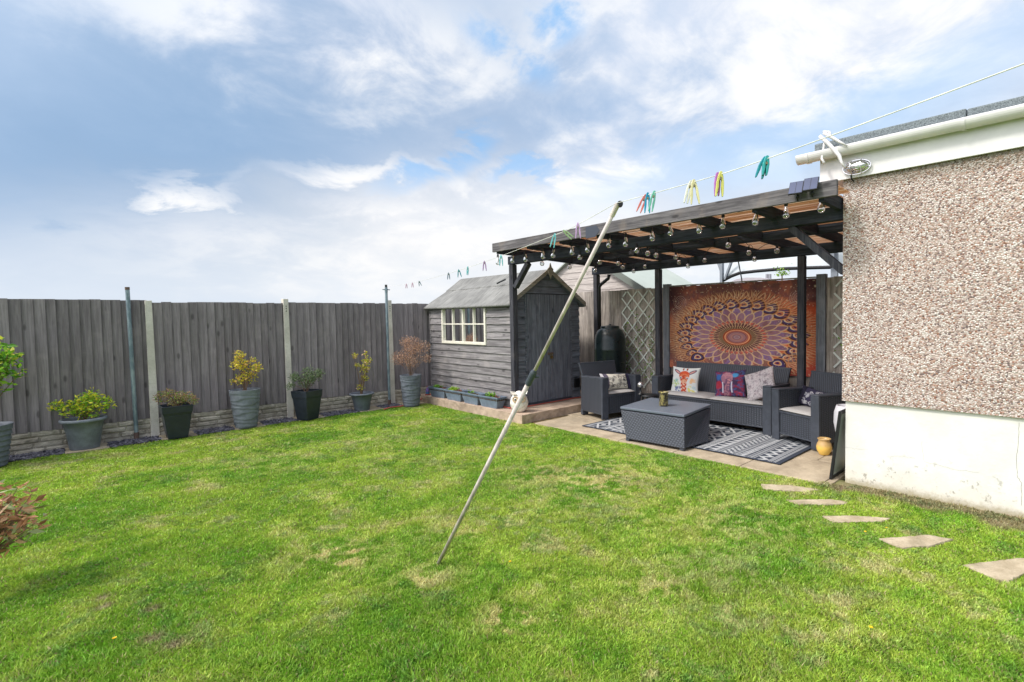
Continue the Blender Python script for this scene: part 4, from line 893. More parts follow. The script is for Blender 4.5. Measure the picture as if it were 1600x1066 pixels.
# ============================================================ NEIGHBOUR SIDE
ns = thing('neighbour_shed', 'neighbour shed with pale plank gable and grey-green felt roof beyond the fence', 'shed', (8.95, 8.3, 0))
rn = random.Random(2); b = MB()
gy0, gy1, ry, rz_, ez_ = 6.6, 10.8, 8.7, 3.35, 2.18
z = 1.2
while z < 3.3:
    z2 = z + .15
    wl = lambda zz: ry - (ry - gy0) * min(1, (rz_ - zz) / (rz_ - ez_)); wr = lambda zz: 2 * ry - wl(zz)
    if wl(z2) < wr(z2): b.hexa([(-.018, wl(z) - 8.3, z), (.02, wl(z) - 8.3, z), (-.018, wr(z) - 8.3, z), (.02, wr(z) - 8.3, z), (-.008, wl(z2) - 8.3, z2), (.02, wl(z2) - 8.3, z2), (-.008, wr(z2) - 8.3, z2), (.02, wr(z2) - 8.3, z2)])
    z = z2
b.build('gable_wall', M_plank, ns)
M_nfelt = mat('neighbour felt', lambda t: [t.mix(t.noise(t.pos(), 1.6, 5, .6), srgb(158, 166, 158), srgb(186, 192, 184)), None], .95)
b = MB()
for sg in (-1, 1):
    ya = ry + sg * (ry - gy0 + .22) - 8.3; za = ez_ - .1; b.hexa([(-.12, ya, za), (2.6, ya, za), (-.12, ry - 8.3, rz_), (2.6, ry - 8.3, rz_), (-.12, ya, za + .03), (2.6, ya, za + .03), (-.12, ry - 8.3, rz_ + .03), (2.6, ry - 8.3, rz_ + .03)])
b.build('roof', M_nfelt, ns)
a = Vector((-.15, gy0 - .24 - 8.3, ez_ - .16)); c = Vector((-.15, ry - 8.3, rz_ - .03)); MB().prism([a, a + Vector((0, 0, .16)), c + Vector((0, 0, .16)), c], (.03, 0, 0)).build('barge_board', mat('grey green board', lambda t: srgb(112, 118, 112), .8), ns)
gz = thing('garden_canopy', 'white fabric canopy with black padded edge and grey posts beyond the fence', 'canopy', (10.5, 4.5, 0))
OG = Vector((10.5, 4.5, 0))
ed = [onx(a, c, 10.5) - OG for a, c in ((1131, 438), (1142, 432), (1155, 427), (1180, 424), (1225, 420), (1270, 418.5), (1330, 417), (1400, 416))]
MB().tube(ed, .035, 10).build('edge_padding', M_cable, gz, smooth=True)
up_ = [Vector((p.x + .9, p.y + .15, 3.75)) for p in ed]; P = np.array([[tuple(p.lerp(q, f_)) for p, q in zip(ed, up_)] for f_ in np.linspace(0, 1, 6)])
m = bpy.data.materials.new('canopy cloth'); m.use_nodes = True; t = T(m.node_tree)
t.n('ShaderNodeOutputMaterial', {0: t.n('ShaderNodeMixShader', {0: .45, 1: t.n('ShaderNodeBsdfDiffuse', {0: (.72, .75, .8, 1)}).outputs[0], 2: t.n('ShaderNodeBsdfTranslucent', {0: (.75, .78, .82, 1)}).outputs[0]}).outputs[0]})
grid_mesh('fabric', P, m, gz)
mg = mat('grey canopy frame', lambda t: srgb(128, 134, 142), .6)
f0 = onx(1128, 440, 10.5) - OG; b = MB(); b.beam((f0.x, f0.y, 0), (f0.x, f0.y, f0.z + .45), .09, .06, (0, 1, 0)); b.build('post', mg, gz)
a = onx(1129, 428, 10.5) - OG; c = onx(1117, 395, 10.5) - OG; MB().beam(a, c, .05, .07, (1, 0, 0)).build('brace', mg, gz); a = onx(1133, 437, 10.5) - OG; c = onx(1146, 400, 10.5) - OG; MB().beam(a, c, .04, .07, (1, 0, 0)).build('brace', mg, gz)
f0 = onx(1304, 425, 10.5) - OG; MB().box(-.03, .03, f0.y - .06, f0.y + .06, 0, 3.2).build('post', mg, gz); f0 = onx(1296, 400, 10.3) - OG; MB().box(f0.x, f0.x + .03, f0.y - .08, f0.y + .08, f0.z - .08, f0.z + .35).build('panel', mg, gz)
a = onx(1153, 405, 10.4) - OG; c = onx(1159, 437, 10.4) - OG; MB().tube([a, c, (c.x, c.y - .02, 1.5)], .014, 8).build('guy_pole', M_black, gz)
# far bungalow roof and some greenery above the fence
hb = thing('distant_bungalow', 'grey distant roof with chimney pots just showing above the tapestry', 'house', (24, 12, 0))
OB = Vector((24, 12, 0)); A_ = [onx(a, c, 24) - OB for a, c in ((1143, 440), (1150, 436.5), (1166, 434), (1188, 434), (1212, 438), (1214, 444), (1140, 448))]
b = MB(); b.prism([(p.x, p.y, p.z) for p in A_], (5, 0, 0)); b.build('roof', mat('distant tiles', lambda t: t.mix(t.noise(t.pos(), 1, 4, .6), srgb(150, 142, 152), srgb(186, 178, 186)), .9), hb)
mn, mx_ = min(p.y for p in A_), max(p.y for p in A_); zlow = min(p.z for p in A_)
MB().box(.2, 4.8, mn + .2, mx_ - .2, 0, zlow + .05).build('wall', M_plank, hb)
for px_ in (1198.5, 1203): 
    p = onx(px_, 436, 24.6) - OB; q = onx(px_, 428.5, 24.6) - OB; MB().tube([(p.x, p.y, p.z - .2), (q.x, q.y, q.z)], .07, 10).build('chimney_pot', mat('grey pot', lambda t: srgb(140, 140, 146), .9), hb)
sp = thing('garden_shrub', 'sprig of a light green shrub showing above the tapestry', 'shrub', (9.4, 4.0, 0)); OSp = Vector((9.4, 4.0, 0))
p0 = onx(1222, 431, 9.4) - OSp; MB().tube([(0, p0.y, 0), (0, p0.y, p0.z)], .012, 6).build('stem', M_twig, sp)
leafblob('foliage', M_leaf, sp, [(random.gauss(0, .03), p0.y + random.gauss(0, .07), p0.z + abs(random.gauss(-.03, .05))) for _ in range(90)], .05, [G2, (.35, .5, .1)], 8)

# ============================================================ POTS AND PLANTS
def ribbed(b, rt, rb, h, n_r=9, n=40, phase=0, amp=.011, wave=True):
    prof = []; N = n_r * 6
    vs = []; F = []
    for i in range(N + 1):
        f_ = i / N; z = h * f_; r0 = rb + (rt - rb) * f_ ** .85
        for j in range(n):
            a = 2 * math.pi * j / n; k = f_ * n_r + (.28 * math.sin(2 * a + phase + i * .35) if wave else 0); s_ = (k % 1)
            r = r0 + (amp * (1 - s_) if f_ < .93 else amp * .8) - (amp * .6 if f_ < .02 else 0); vs.append((r * math.cos(a), r * math.sin(a), z))
    for i in range(N):
        for j in range(n): F.append((i * n + j, i * n + (j + 1) % n, (i + 1) * n + (j + 1) % n, (i + 1) * n + j))
    b.add(vs, F); b.lathe([(rt + amp * .8, h), (rt - .012, h + .002), (rt - .016, h - .05)], n); b.lathe([(.0001, .0), (rb, 0)], n); return b
def soil(parent, r, z): MB().lathe([(.0001, z + .012), (r * .5, z + .01), (r, z)], 20).build('soil', M_slatepl, parent)
def rimpot(b, rt, rb, h, n=40):
    return b.lathe([(.0001, 0), (rb, 0), (rb + .004, .01), (rb + (rt - rb) * .55, h * .62), (rb + (rt - rb) * .62, h * .64), (rb + (rt - rb) * .85, h * .88), (rt + .022, h * .90), (rt + .028, h * .93), (rt + .024, h * .99), (rt + .005, h), (rt - .012, h * .98), (rt - .02, h * .88)], n)
def sqpot(b, wt, wb, h):
    n = 6; z0 = 0
    def sq(w, z): return [(-w, -w, z), (w, -w, z), (w, w, z), (-w, w, z)]
    rings = [sq(wb / 2, 0), sq(wb / 2 + (wt - wb) * .16, h * .3), sq(wb / 2 + (wt - wb) * .34, h * .72), sq(wt / 2 - .008, h * .80), sq(wt / 2 - .008, h * .805), sq(wt / 2, h), sq(wt / 2 - .018, h), sq(wt / 2 - .022, h - .05)]
    vs = [v for r in rings for v in r]; F = [(3, 2, 1, 0)]
    for i in range(len(rings) - 1):
        for j in range(4): F.append((i * 4 + j, i * 4 + (j + 1) % 4, (i + 1) * 4 + (j + 1) % 4, (i + 1) * 4 + j))
    F.append(tuple(range(len(vs) - 4, len(vs)))); return b.add(vs, F)
def twigs(b, z0, tips, r=.004, seed=1):
    q = random.Random(seed)
    for tx, ty, tz in tips:
        m1 = (tx * .35 + q.gauss(0, .015), ty * .35 + q.gauss(0, .015), z0 + (tz - z0) * .5); b.tube([(q.gauss(0, .012), q.gauss(0, .012), z0 - .02), m1, (tx, ty, tz)], [r, r * .8, r * .4], 5)
    return b
def plantpot(name, lab, cat, loc, potfn, h, soilr, clumps, leaf, cols, nleaf, mpot, seed, aspect=.45, twr=.004, rz=0, group='potted plants along the fence', up=None, m=None, flowers=None):
    """the pot is a thing, the plant growing in it its part; clumps: (x,y,z,r,weight) centres above the ground"""
    th = thing(name, lab, cat, (*loc, .02), rz, group); b = MB(); potfn(b); o = b.build('pot', mpot, th, smooth=potfn.__name__ != 'sq', bevel=.006 if potfn.__name__ == 'sq' else 0); soil(th, soilr, h - .05)
    q = random.Random(seed); pts = []; tips = []
    tot = sum(c[4] for c in clumps)
    for cx_, cy_, cz_, r, w in clumps:
        for k in range(int(nleaf * w / tot)):
            v = Vector((q.gauss(0, 1), q.gauss(0, 1), q.gauss(0, 1))).normalized() * r * q.random() ** .4
            pts.append((cx_ + v.x, cy_ + v.y, max(h - .03, cz_ + v.z)))
        for k in range(max(2, int(10 * w / tot * 2))):
            v = Vector((q.gauss(0, 1), q.gauss(0, 1), abs(q.gauss(0, 1)))).normalized() * r * .85; tips.append((cx_ + v.x, cy_ + v.y, cz_ + v.z))
    pl = twigs(MB(), h - .04, tips, twr, seed).build('stem', M_twig, th)
    leafblob('foliage', m or M_leaf, th, pts, leaf, cols, seed, aspect=aspect, up=up)
    return th
YG = [(.50, .62, .05), (.78, .72, .06), (.26, .48, .04), (.16, .34, .03), (.38, .58, .06)]
def place(px, py): p = onz(px, py, .02); return p.x, p.y
def rb1(b): ribbed(b, .235, .165, .52, 8, wave=False, amp=.016)
plantpot('potted_shrub', 'tall pot with leafy green and yellow spotted shrub cut off by the left edge', 'potted plant', (-.74, 9.62), rb1, .52, .22,
    [(-.02, -.02, 1.22, .25, 3), (.18, -.12, 1.18, .20, 2), (.12, -.05, 1.42, .2, 2), (.02, -.1, 1.0, .2, 2), (-.15, .0, 1.3, .2, 1), (.25, -.2, 1.34, .1, .6)], .075, [(.20, .44, .03), (.32, .55, .04), (.12, .32, .03), (.6, .6, .08), (.1, .24, .03)], 900, M_pot, 3, aspect=.5, twr=.007)
def rp(b): rimpot(b, .225, .155, .43)
plantpot('potted_shrub', 'low rimmed grey pot with bushy yellow-green variegated shrub', 'potted plant', place(133, 700), rp, .43, .21,
    [(.05, 0, .56, .19, 3), (.22, -.04, .62, .12, 1.4), (-.10, -.02, .56, .13, 1.2), (-.26, .08, .62, .09, .7), (-.17, .06, .62, .07, .4), (.1, -.02, .74, .10, .9), (-.02, -.05, .66, .12, 1)], .052, YG + [(.75, .68, .06)], 1000, M_pot2, 5, aspect=.42)
def sq(b): sqpot(b, .38, .24, .50)
plantpot('potted_heather', 'black square flared pot with low brownish green heather-like plant', 'potted plant', place(277, 683), sq, .50, .15,
    [(0, 0, .58, .13, 2), (-.16, .1, .62, .10, 1.2), (.15, -.08, .60, .10, 1.2), (.05, -.12, .62, .1, 1), (-.08, .0, .68, .08, .8), (.2, -.16, .56, .07, .6)], .026, [(.30, .34, .08), (.34, .20, .10), (.16, .28, .05), (.42, .22, .14), (.36, .30, .16)], 1700, M_pot3, 6, aspect=.5)
def rb2(b): ribbed(b, .215, .15, .63, 8, phase=1)
plantpot('potted_shrub', 'tall wavy-ribbed grey pot with golden yellow upright shrub', 'potted plant', place(385, 667), rb2, .63, .2,
    [(-.05, .02, .80, .10, 1), (.08, 0, .84, .13, 1.6), (-.08, .02, 1.05, .11, 1.4), (.16, -.1, .98, .09, 1), (-.06, 0, 1.20, .09, 1), (.02, 0, 1.02, .09, .9), (.12, -.06, 1.10, .06, .4), (-.16, .08, .76, .04, .2)], .042, [(.78, .62, .06), (.66, .56, .06), (.85, .72, .12), (.64, .38, .16), (.42, .48, .06)], 900, M_pot2, 7, aspect=.5)
def sq(b): sqpot(b, .36, .24, .52)
plantpot('potted_shrub', 'black square flared pot with dark green rosemary-like shrub beside the middle fence post', 'potted plant', place(481, 655), sq, .52, .14,
    [(0, 0, .68, .13, 2), (-.14, .1, .76, .09, 1.2), (.16, -.12, .80, .09, 1.2), (.02, -.02, .84, .1, 1), (-.2, .14, .62, .07, .6), (.1, -.05, .72, .1, 1)], .05, [(.10, .17, .06), (.16, .24, .10), (.20, .28, .14), (.07, .12, .04), (.3, .34, .2)], 1300, M_pot3, 8, aspect=.2, rz=.45)
def rp(b): rimpot(b, .20, .13, .34)
plantpot('potted_shrub', 'small rimmed grey pot with straggly yellow and pink shrub near the hooked steel post', 'potted plant', place(566, 641), rp, .34, .18,
    [(.05, -.04, .80, .09, 1.2), (.10, -.07, .95, .09, 1.2), (-.08, .05, 1.06, .06, .7), (.06, -.02, .62, .07, .8), (-.06, .03, .88, .05, .4), (.08, -.05, 1.08, .05, .4), (-.02, .0, .45, .08, .6)], .042, [(.62, .56, .06), (.52, .50, .05), (.66, .42, .30), (.40, .44, .06), (.7, .62, .12)], 560, M_pot, 9, aspect=.5)
def rb3(b): ribbed(b, .205, .15, .63, 9, phase=2)
plantpot('potted_dead_bush', 'tall wavy-ribbed grey pot with dried pinkish brown bush at the shed corner', 'potted plant', place(643, 634), rb3, .63, .19,
    [(0, 0, .98, .24, 4), (.05, -.02, 1.22, .20, 3), (-.2, .14, .98, .15, 1.4), (.22, -.14, 1.18, .15, 1.3), (.26, -.2, .95, .10, .7), (-.06, .06, 1.3, .12, 1)], .026, [(.52, .30, .19), (.62, .38, .26), (.40, .22, .14), (.68, .46, .34), (.34, .2, .13)], 3800, M_pot, 10, aspect=.35, twr=.003)
# dried leafy bush at the near left edge
d_ = ray(-28, 808); d_ = d_ / ((d_.x + d_.y) * k_); bp = Vector((0, 0, EYE)) + d_ * 3.3
db = thing('dried_bush', 'bush with large dry brown and olive leaves at the near left edge of the lawn', 'bush', (bp.x, bp.y, 0))
q = random.Random(12); pts = []; tips = []
for k in range(640):
    v = Vector((q.gauss(0, 1), q.gauss(0, 1), q.gauss(0, 1))).normalized() * .30 * q.random() ** .45; pts.append((v.x, v.y, max(.05, bp.z - .03 + v.z * .85)))
    if k % 9 == 0: tips.append(pts[-1])
for a in range(14): pts.append((k_ * (.25 + .006 * a), -k_ * (.25 + .006 * a), bp.z - .02 + q.gauss(0, .02)))
b = MB(); b.tube([(0, 0, 0), (.01, 0, bp.z * .6), (0, 0, bp.z - .1)], .02, 8); twigs(b, bp.z - .3, tips, .005, 3); b.build('stem', M_twig, db)
leafblob('foliage', M_leaf, db, pts, .072, [(.42, .20, .10), (.55, .28, .15), (.30, .14, .07), (.62, .38, .22), (.24, .24, .09), (.36, .40, .20)], 4, aspect=.38, up=(-.9, .7))

# blue-grey troughs on the concrete base
def trough(L_=.60, h=.205):
    b = MB(); n = 26
    wt, wb, lt, lb = .105, .07, L_ / 2, L_ / 2 - .075; ring_t = []; ring_b = []
    for (sx, sy, ex, ey) in ((-1, -1, -1, 1), (-1, 1, 1, 1), (1, 1, 1, -1), (1, -1, -1, -1)):
        m_ = n if sx == ex else 8
        for k in range(m_):
            f_ = k / m_; x = sx + (ex - sx) * f_; y = sy + (ey - sy) * f_; rib = .0035 * (k % 2); nx = x if sx == ex else 0; ny = y if sy == ey else 0
            ring_t.append((x * (wt - .008) + nx * rib, y * (lt - .008) + ny * rib, h - .022)); ring_b.append((x * wb + nx * rib, y * lb + ny * rib, 0))
    N = len(ring_t); b.add(ring_b + ring_t, [(i, (i + 1) % N, N + (i + 1) % N, N + i) for i in range(N)] + [tuple(range(N))])
    o = [(-wt - .008, -lt - .008), (wt + .008, -lt - .008), (wt + .008, lt + .008), (-wt - .008, lt + .008)]; i_ = [(-wt + .008, -lt + .008), (wt - .008, -lt + .008), (wt - .008, lt - .008), (-wt + .008, lt - .008)]
    vs = [(x, y, z) for z in (h - .024, h) for x, y in o] + [(x, y, z) for z in (h, h - .04) for x, y in i_]
    b.add(vs, [(j, (j + 1) % 4, 4 + (j + 1) % 4, 4 + j) for j in range(4)] + [(4 + j, 4 + (j + 1) % 4, 8 + (j + 1) % 4, 8 + j) for j in range(4)] + [(8 + j, 8 + (j + 1) % 4, 12 + (j + 1) % 4, 12 + j) for j in range(4)]); return b
tl = ['grey ribbed trough nearest the dead bush pot, with a green clump', 'grey ribbed trough with lime green and reddish plants, second from the dead bush', 'grey ribbed trough with only a few small sprigs, third from the dead bush', 'grey ribbed trough next to the white owl, with low green plants']
for i, y in enumerate((9.46, 8.84, 8.24, 7.66)):
    th = thing('planter_trough', tl[i], 'planter', (5.475, y, .152), [.05, .02, -.03, .02][i], 'ribbed planters along the shed')
    trough().build('trough', M_trough, th); MB().box(-.095, .095, -.285, .285, .14, .172).build('soil', M_slatepl, th)
    q = random.Random(30 + i); pts = [(q.gauss(0, .03), (.10 if i != 3 else .02) + q.gauss(0, .06 if i != 2 else .03), .175 + abs(q.gauss(0, .028))) for _ in range((110, 150, 40, 150)[i])]
    leafblob('foliage', M_leaf, th, pts, .045, [(.16, .36, .03), (.26, .46, .05), (.1, .24, .03)] if i != 1 else [(.34, .52, .04), (.45, .6, .05), (.2, .4, .04)], i, aspect=.5, up=(.1, 1.3))
    if i in (0, 1, 3): leafblob('foliage', M_leaf, th, [(q.gauss(0, .03), -.10 + q.gauss(0, .05), .172 + abs(q.gauss(0, .02))) for _ in range(90)], .035, [(.25, .09, .06), (.3, .16, .1), (.16, .07, .05)], i + 9, aspect=.5)
# owl
ow = thing('owl_ornament', 'white ceramic owl ornament with tan eye rings on the corner of the concrete base', 'ornament', (5.50, 6.90, .152), R(-40)); M_cer = mat('white glazed ceramic', lambda t: [t.mix(t.ss(t.noise(t.co(), 14, 5, .6), .35, .62), srgb(206, 196, 182), srgb(238, 234, 226)), t.bump(t.n('ShaderNodeTexVoronoi', {'Vector': t.co(), 'Scale': 26.0}).outputs[0], .5, .01)], .35)
M_tan = mat('tan glaze', lambda t: t.mix(t.noise(t.co(), 30, 4, .6), srgb(170, 138, 104), srgb(214, 190, 158)), .5)
def eggr(z): f_ = z / .36; return .155 * math.sin(math.pi * min(1, (f_ * .86 + .12))) ** .62
# local -Y is where the owl looks
MB().lathe([(.0001, 0)] + [(eggr(z) if z > 0 else .07, z) for z in np.linspace(0, .352, 16)] + [(.02, .362), (.0001, .364)], 28).build('body', M_cer, ow, smooth=True)
b = MB()
for s_ in (-1, 1): b.add([(s_ * .05, -.06, .335), (s_ * .15, -.075, .368), (s_ * .13, -.10, .318), (s_ * .03, -.125, .315), (s_ * .06, -.03, .35), (s_ * .10, -.03, .30)], [(0, 1, 2, 3), (0, 4, 1), (1, 4, 5), (1, 5, 2)])
b.build('ear', M_cer, ow)
for s_ in (-1, 1):
    Mx = Matrix.Translation((s_ * .058, -.142, .235)) @ Matrix.Rotation(R(16) * s_, 4, 'Z') @ Matrix.Rotation(R(90), 4, 'X')
    e = MB().lathe([(.052, -.01), (.055, .008), (.048, .014), (.040, .008), (.036, .006), (.0001, .006)], 20, M=Mx).build('eye', M_tan, ow, smooth=True)
    MB().ell(Mx @ Vector((0, 0, .008)), (.026, .008, .026), 8).build('iris', M_cer, e, smooth=True); MB().ell(Mx @ Vector((0, 0, .014)), (.014, .008, .014), 8).build('pupil', M_black, e, smooth=True)
MB().lathe([(.0001, .03), (.014, .01), (.012, -.01), (.0001, -.035)], 10, M=Matrix.Translation((0, -.165, .225))).build('beak', M_tan, ow, smooth=True)
# hose and bottle
hp = [onz(a, c, .03) for a, c in ((600, 640), (610, 637), (625, 635.5), (640, 632), (652, 629))]; hp = [Vector((min(p.x, 5.28), p.y, .035)) for p in hp]
hs = MB().tube(hp + [(5.31, 10.0, .06), (5.38, 9.9, .168), (5.62, 9.8, .168), (5.63, 9.0, .166), (5.62, 8.0, .166), (5.56, 7.25, .166), (5.72, 7.10, .166), (6.1, 7.15, .166), (6.5, 7.14, .166), (7.0, 7.16, .166), (7.4, 7.10, .168)], .010, 8).build('garden_hose', mat('red hose', lambda t: srgb(176, 82, 70), .5), smooth=True); tag(hs, 'thin red hose lying along the base of the shed and the border', 'hose')
bt = thing('bottle', 'small purple and blue bottle between the dead bush pot and the first trough', 'bottle', (5.44, 9.93, .152)); MB().lathe([(.0001, 0), (.038, 0), (.04, .02), (.04, .10), (.03, .13), (.014, .15), (.014, .17)], 14).build('body', mat('violet plastic', lambda t: t.mix(t.ss(t.xyz(t.co())[2], .05, .09), srgb(60, 120, 160), srgb(120, 96, 160)), .4), bt, smooth=True); MB().lathe([(.017, .165), (.017, .19), (.0001, .192)], 12).build('cap', mat('red cap', lambda t: srgb(170, 70, 90), .4), bt)
MB().tube([(.06, .05, 0), (.06, .05, .34)], .007, 6).build('cane', M_barge, bt) if False else None
# water butt
wb = thing('water_butt', 'tall dark green water butt with domed lid behind the left armchair', 'water butt', (7.62, 6.66, .0))
MB().lathe([(.0001, 0), (.25, 0), (.285, .25), (.30, .6), (.305, .62), (.30, .64), (.31, 1.1), (.315, 1.12), (.31, 1.14), (.305, 1.32), (.29, 1.40), (.24, 1.50), (.17, 1.545)], 36).build('barrel', M_butt, wb, smooth=True)
MB().lathe([(.185, 1.53), (.185, 1.57), (.17, 1.58), (.0001, 1.60)], 30).ell((0, 0, 1.60), (.03, .03, .02), 8).build('lid', M_butt, wb, smooth=True)

# ============================================================ SEATING
def seat(name, lab, cat, loc, rz, W_, npad, group=None):
    """rattan-look seat; local -Y is its front, origin at the middle of the front edge"""
    th = thing(name, lab, cat, (*loc, .026), rz, group); D_ = .66; aw = .125; h = .70; x0 = -W_ / 2; x1 = W_ / 2
    b = MB(); b.box(x0 + aw, x1 - aw, .02, D_ - .06, .10, .385); b.build('seat_base', M_weave, th, bevel=.006)
    b = MB(); b.box(x0 + aw - .001, x1 - aw + .001, .008, .03, .385, .41); b.box(x0 + aw - .001, x1 - aw + .001, .012, .03, .09, .11); b.build('front_rail', M_ratt, th, bevel=.004)
    for s_ in (-1, 1):
        xo = s_ * W_ / 2; xi = s_ * (W_ / 2 - aw); f = .018
        xa, xb = min(xo, xi), max(xo, xi)
        b = MB(); b.hexa([(xa, .012, .075), (xb, .012, .075), (xa, D_, .075), (xb, D_, .075), (xa, -.004, h - .01), (xb, -.004, h - .01), (xa, D_ - .02, h - .03), (xb, D_ - .02, h - .03)])
        arm = b.build('armrest', M_weave, th, bevel=.012, seg=3)
        b = MB(); b.hexa([(xa - .004, -.012, h - .012), (xb + .004, -.012, h - .012), (xa - .004, D_ - .01, h - .035), (xb + .004, D_ - .01, h - .035), (xa - .004, -.012, h + .012), (xb + .004, -.012, h + .012), (xa - .004, D_ - .01, h - .008), (xb + .004, D_ - .01, h - .008)]); b.build('cap', M_ratt, arm, bevel=.009, seg=3)
        b = MB(); b.hexa([(xa - .002, .0, .0), (xb + .002, .0, .0), (xa - .002, .035, .0), (xb + .002, .035, .0), (xa - .002, -.012, h - .012), (xb + .002, -.012, h - .012), (xa - .002, .024, h - .012), (xb + .002, .024, h - .012)]); b.build('front_leg', M_ratt, th, bevel=.006)
        b = MB(); b.box(xa - .002, xb + .002, D_ - .06, D_ + .002, 0, .10); b.build('rear_leg', M_ratt, th, bevel=.006)
    b = MB(); zt_ = .91; y0, y1 = D_ - .13, D_ + .06
    b.hexa([(x0 + aw * .5, y0, .36), (x1 - aw * .5, y0, .36), (x0 + aw * .5, y0 + .05, .36), (x1 - aw * .5, y0 + .05, .36), (x0 + .02, y1, zt_), (x1 - .02, y1, zt_), (x0 + .02, y1 + .045, zt_), (x1 - .02, y1 + .045, zt_)])
    bk_ = b.build('backrest', M_rib, th, bevel=.010, seg=3)
    b = MB(); b.hexa([(x0 + .016, y1 - .008, zt_ - .02), (x1 - .016, y1 - .008, zt_ - .02), (x0 + .016, y1 + .05, zt_ - .02), (x1 - .016, y1 + .05, zt_ - .02), (x0 + .016, y1 - .004, zt_ + .006), (x1 - .016, y1 - .004, zt_ + .006), (x0 + .016, y1 + .05, zt_ + .006), (x1 - .016, y1 + .05, zt_ + .006)]); b.build('top_rail', M_ratt, bk_, bevel=.006)
    w_ = (W_ - 2 * aw) / npad
    for i in range(npad):
        a = x0 + aw + w_ * i + .004; n_ = 14; U, V_ = np.meshgrid(np.linspace(-1, 1, n_), np.linspace(-1, 1, n_)); b = MB()
        hw = w_ / 2 - .004; hd = .25
        top = []
        for sg in (1, -1):
            e = np.clip(1 - np.abs(U) ** 8, 0, 1) ** .5 * np.clip(1 - np.abs(V_) ** 8, 0, 1) ** .5
            P = np.stack([a + hw + U * hw, .245 + V_ * hd, .430 + sg * e * .027 + (sg > 0) * .006 * e * (1 - U ** 2)], -1).reshape(-1, 3)
            fs = [(r * n_ + c, r * n_ + c + 1, (r + 1) * n_ + c + 1, (r + 1) * n_ + c) for r in range(n_ - 1) for c in range(n_ - 1)]
            b.add(P.tolist(), fs if sg > 0 else [f[::-1] for f in fs])
        b.build('seat_pad', M_seat, th, smooth=True)
    return th
seat('armchair', 'left dark grey rattan armchair in front of the water butt, holding a long scroll cushion', 'armchair', (6.77, 5.66), R(-12), .84, 1, 'rattan armchairs')
seat('armchair', 'right dark grey rattan armchair next to the house corner, partly hidden by it', 'armchair', (6.85, 2.745), R(-112), .80, 1, 'rattan armchairs')
seat('sofa', 'dark grey rattan sofa with two grey seat pads below the tapestry', 'sofa', (7.12, 4.23), R(-90), 2.10, 2)
# box table
zt_ = .455; A = onz(969, 636, zt_); B = onz(1069, 649, zt_); C_ = onz(1111, 632, zt_); Dd = A + (C_ - B)
a_ = onz(978, 688, .026); b_ = onz(1069, 704.5, .026); c__ = onz(1107, 693, .026); d__ = a_ + (c__ - b_)
cb = (A + B + C_ + Dd) / 4
tb = thing('storage_table', 'dark grey rattan storage box table in the middle of the patio rug', 'table', (cb.x, cb.y, .02)); OT = Vector((cb.x, cb.y, .02))
low = [p - OT for p in (a_, b_, d__, c__)]; hi = [p - OT for p in (A, B, Dd, C_)]
for p in low: p.z = .03
hi2 = [p.copy() for p in hi]
for p in hi2: p.z = .405
body = MB().hexa([tuple(v) for v in low + [l.lerp(h_, .96) * 1 for l, h_ in zip(low, hi2)]]); 
for v in range(4): pass
body.build('box', M_weave, tb, bevel=.012, seg=3)
b = MB()
for l, h_ in zip(low, hi2): b.hexa([(l.x * .985 + sx * .03, l.y * .985 + sy * .03, z) if z < .1 else (h_.x * .985 + sx * .028, h_.y * .985 + sy * .028, .40) for z in (0, .4) for sy in (-1, 1) for sx in (-1, 1)])
lid = MB(); l0 = [Vector((p.x * 1.0, p.y * 1.0, .402)) for p in hi]; l1 = [Vector((p.x * 1.005, p.y * 1.005, .44)) for p in hi]; lid.hexa([tuple(v) for v in l0 + l1])
lid.build('lid', mat('flat rattan lid', lambda t: [t.mix(t.noise(t.co(), 6, 4, .6), srgb(92, 99, 111), srgb(112, 119, 131)), t.bump(t.n('ShaderNodeTexChecker', {'Vector': t.co(), 'Scale': 70.0}).outputs[1], .3, .003)], .42), tb, bevel=.01, seg=3)
b = MB()
for p in low: b.box(p.x * .93 - .03, p.x * .93 + .03, p.y * .93 - .03, p.y * .93 + .03, 0, .04)
b.build('foot', M_ratt, tb)
vp = onz(1037, 634, .465); va = thing('candle_vase', 'mottled brown and gold glass candle vase on the rattan box table', 'vase', (vp.x, vp.y, .462))
MB().lathe([(.0001, 0), (.060, 0), (.064, .01), (.064, .185), (.074, .20), (.074, .206), (.068, .204), (.056, .185), (.056, .02)], 26).build('glass', mat('mottled gold glass', lambda t: [t.mix(t.ss(t.noise(t.co(), 26, 6, .7), .44, .58), srgb(72, 64, 56), srgb(168, 156, 96)), t.bump(t.noise(t.co(), 50, 3, .6), .4, .004)], .3, .2), va, smooth=True)
# little black stool with silver ball lantern
st = thing('side_stool', 'small black round stool between the left armchair and the sofa', 'stool', (6.92, 5.20, .02)); b = MB().lathe([(.0001, .40), (.15, .40), (.155, .41), (.15, .43), (.0001, .432)], 22); b.build('top', M_black, st, smooth=True)
for k in range(4): a = k * math.pi / 2 + .4; MB().beam((.12 * math.cos(a), .12 * math.sin(a), 0), (.10 * math.cos(a), .10 * math.sin(a), .40), .03, .03).build('leg', M_black, st)
sb = thing('ball_lantern', 'silver ball on a short dark stem standing on the black stool', 'lantern', (6.80, 5.28, .456)); MB().ell((0, 0, .16), (.055, .055, .055), 12).build('ball', mat('brushed silver', lambda t: srgb(190, 186, 186), .25, .9), sb, smooth=True); MB().lathe([(.05, 0), (.05, .012), (.018, .03), (.016, .1), (.03, .115)], 16).build('stem', M_black, sb, smooth=True)
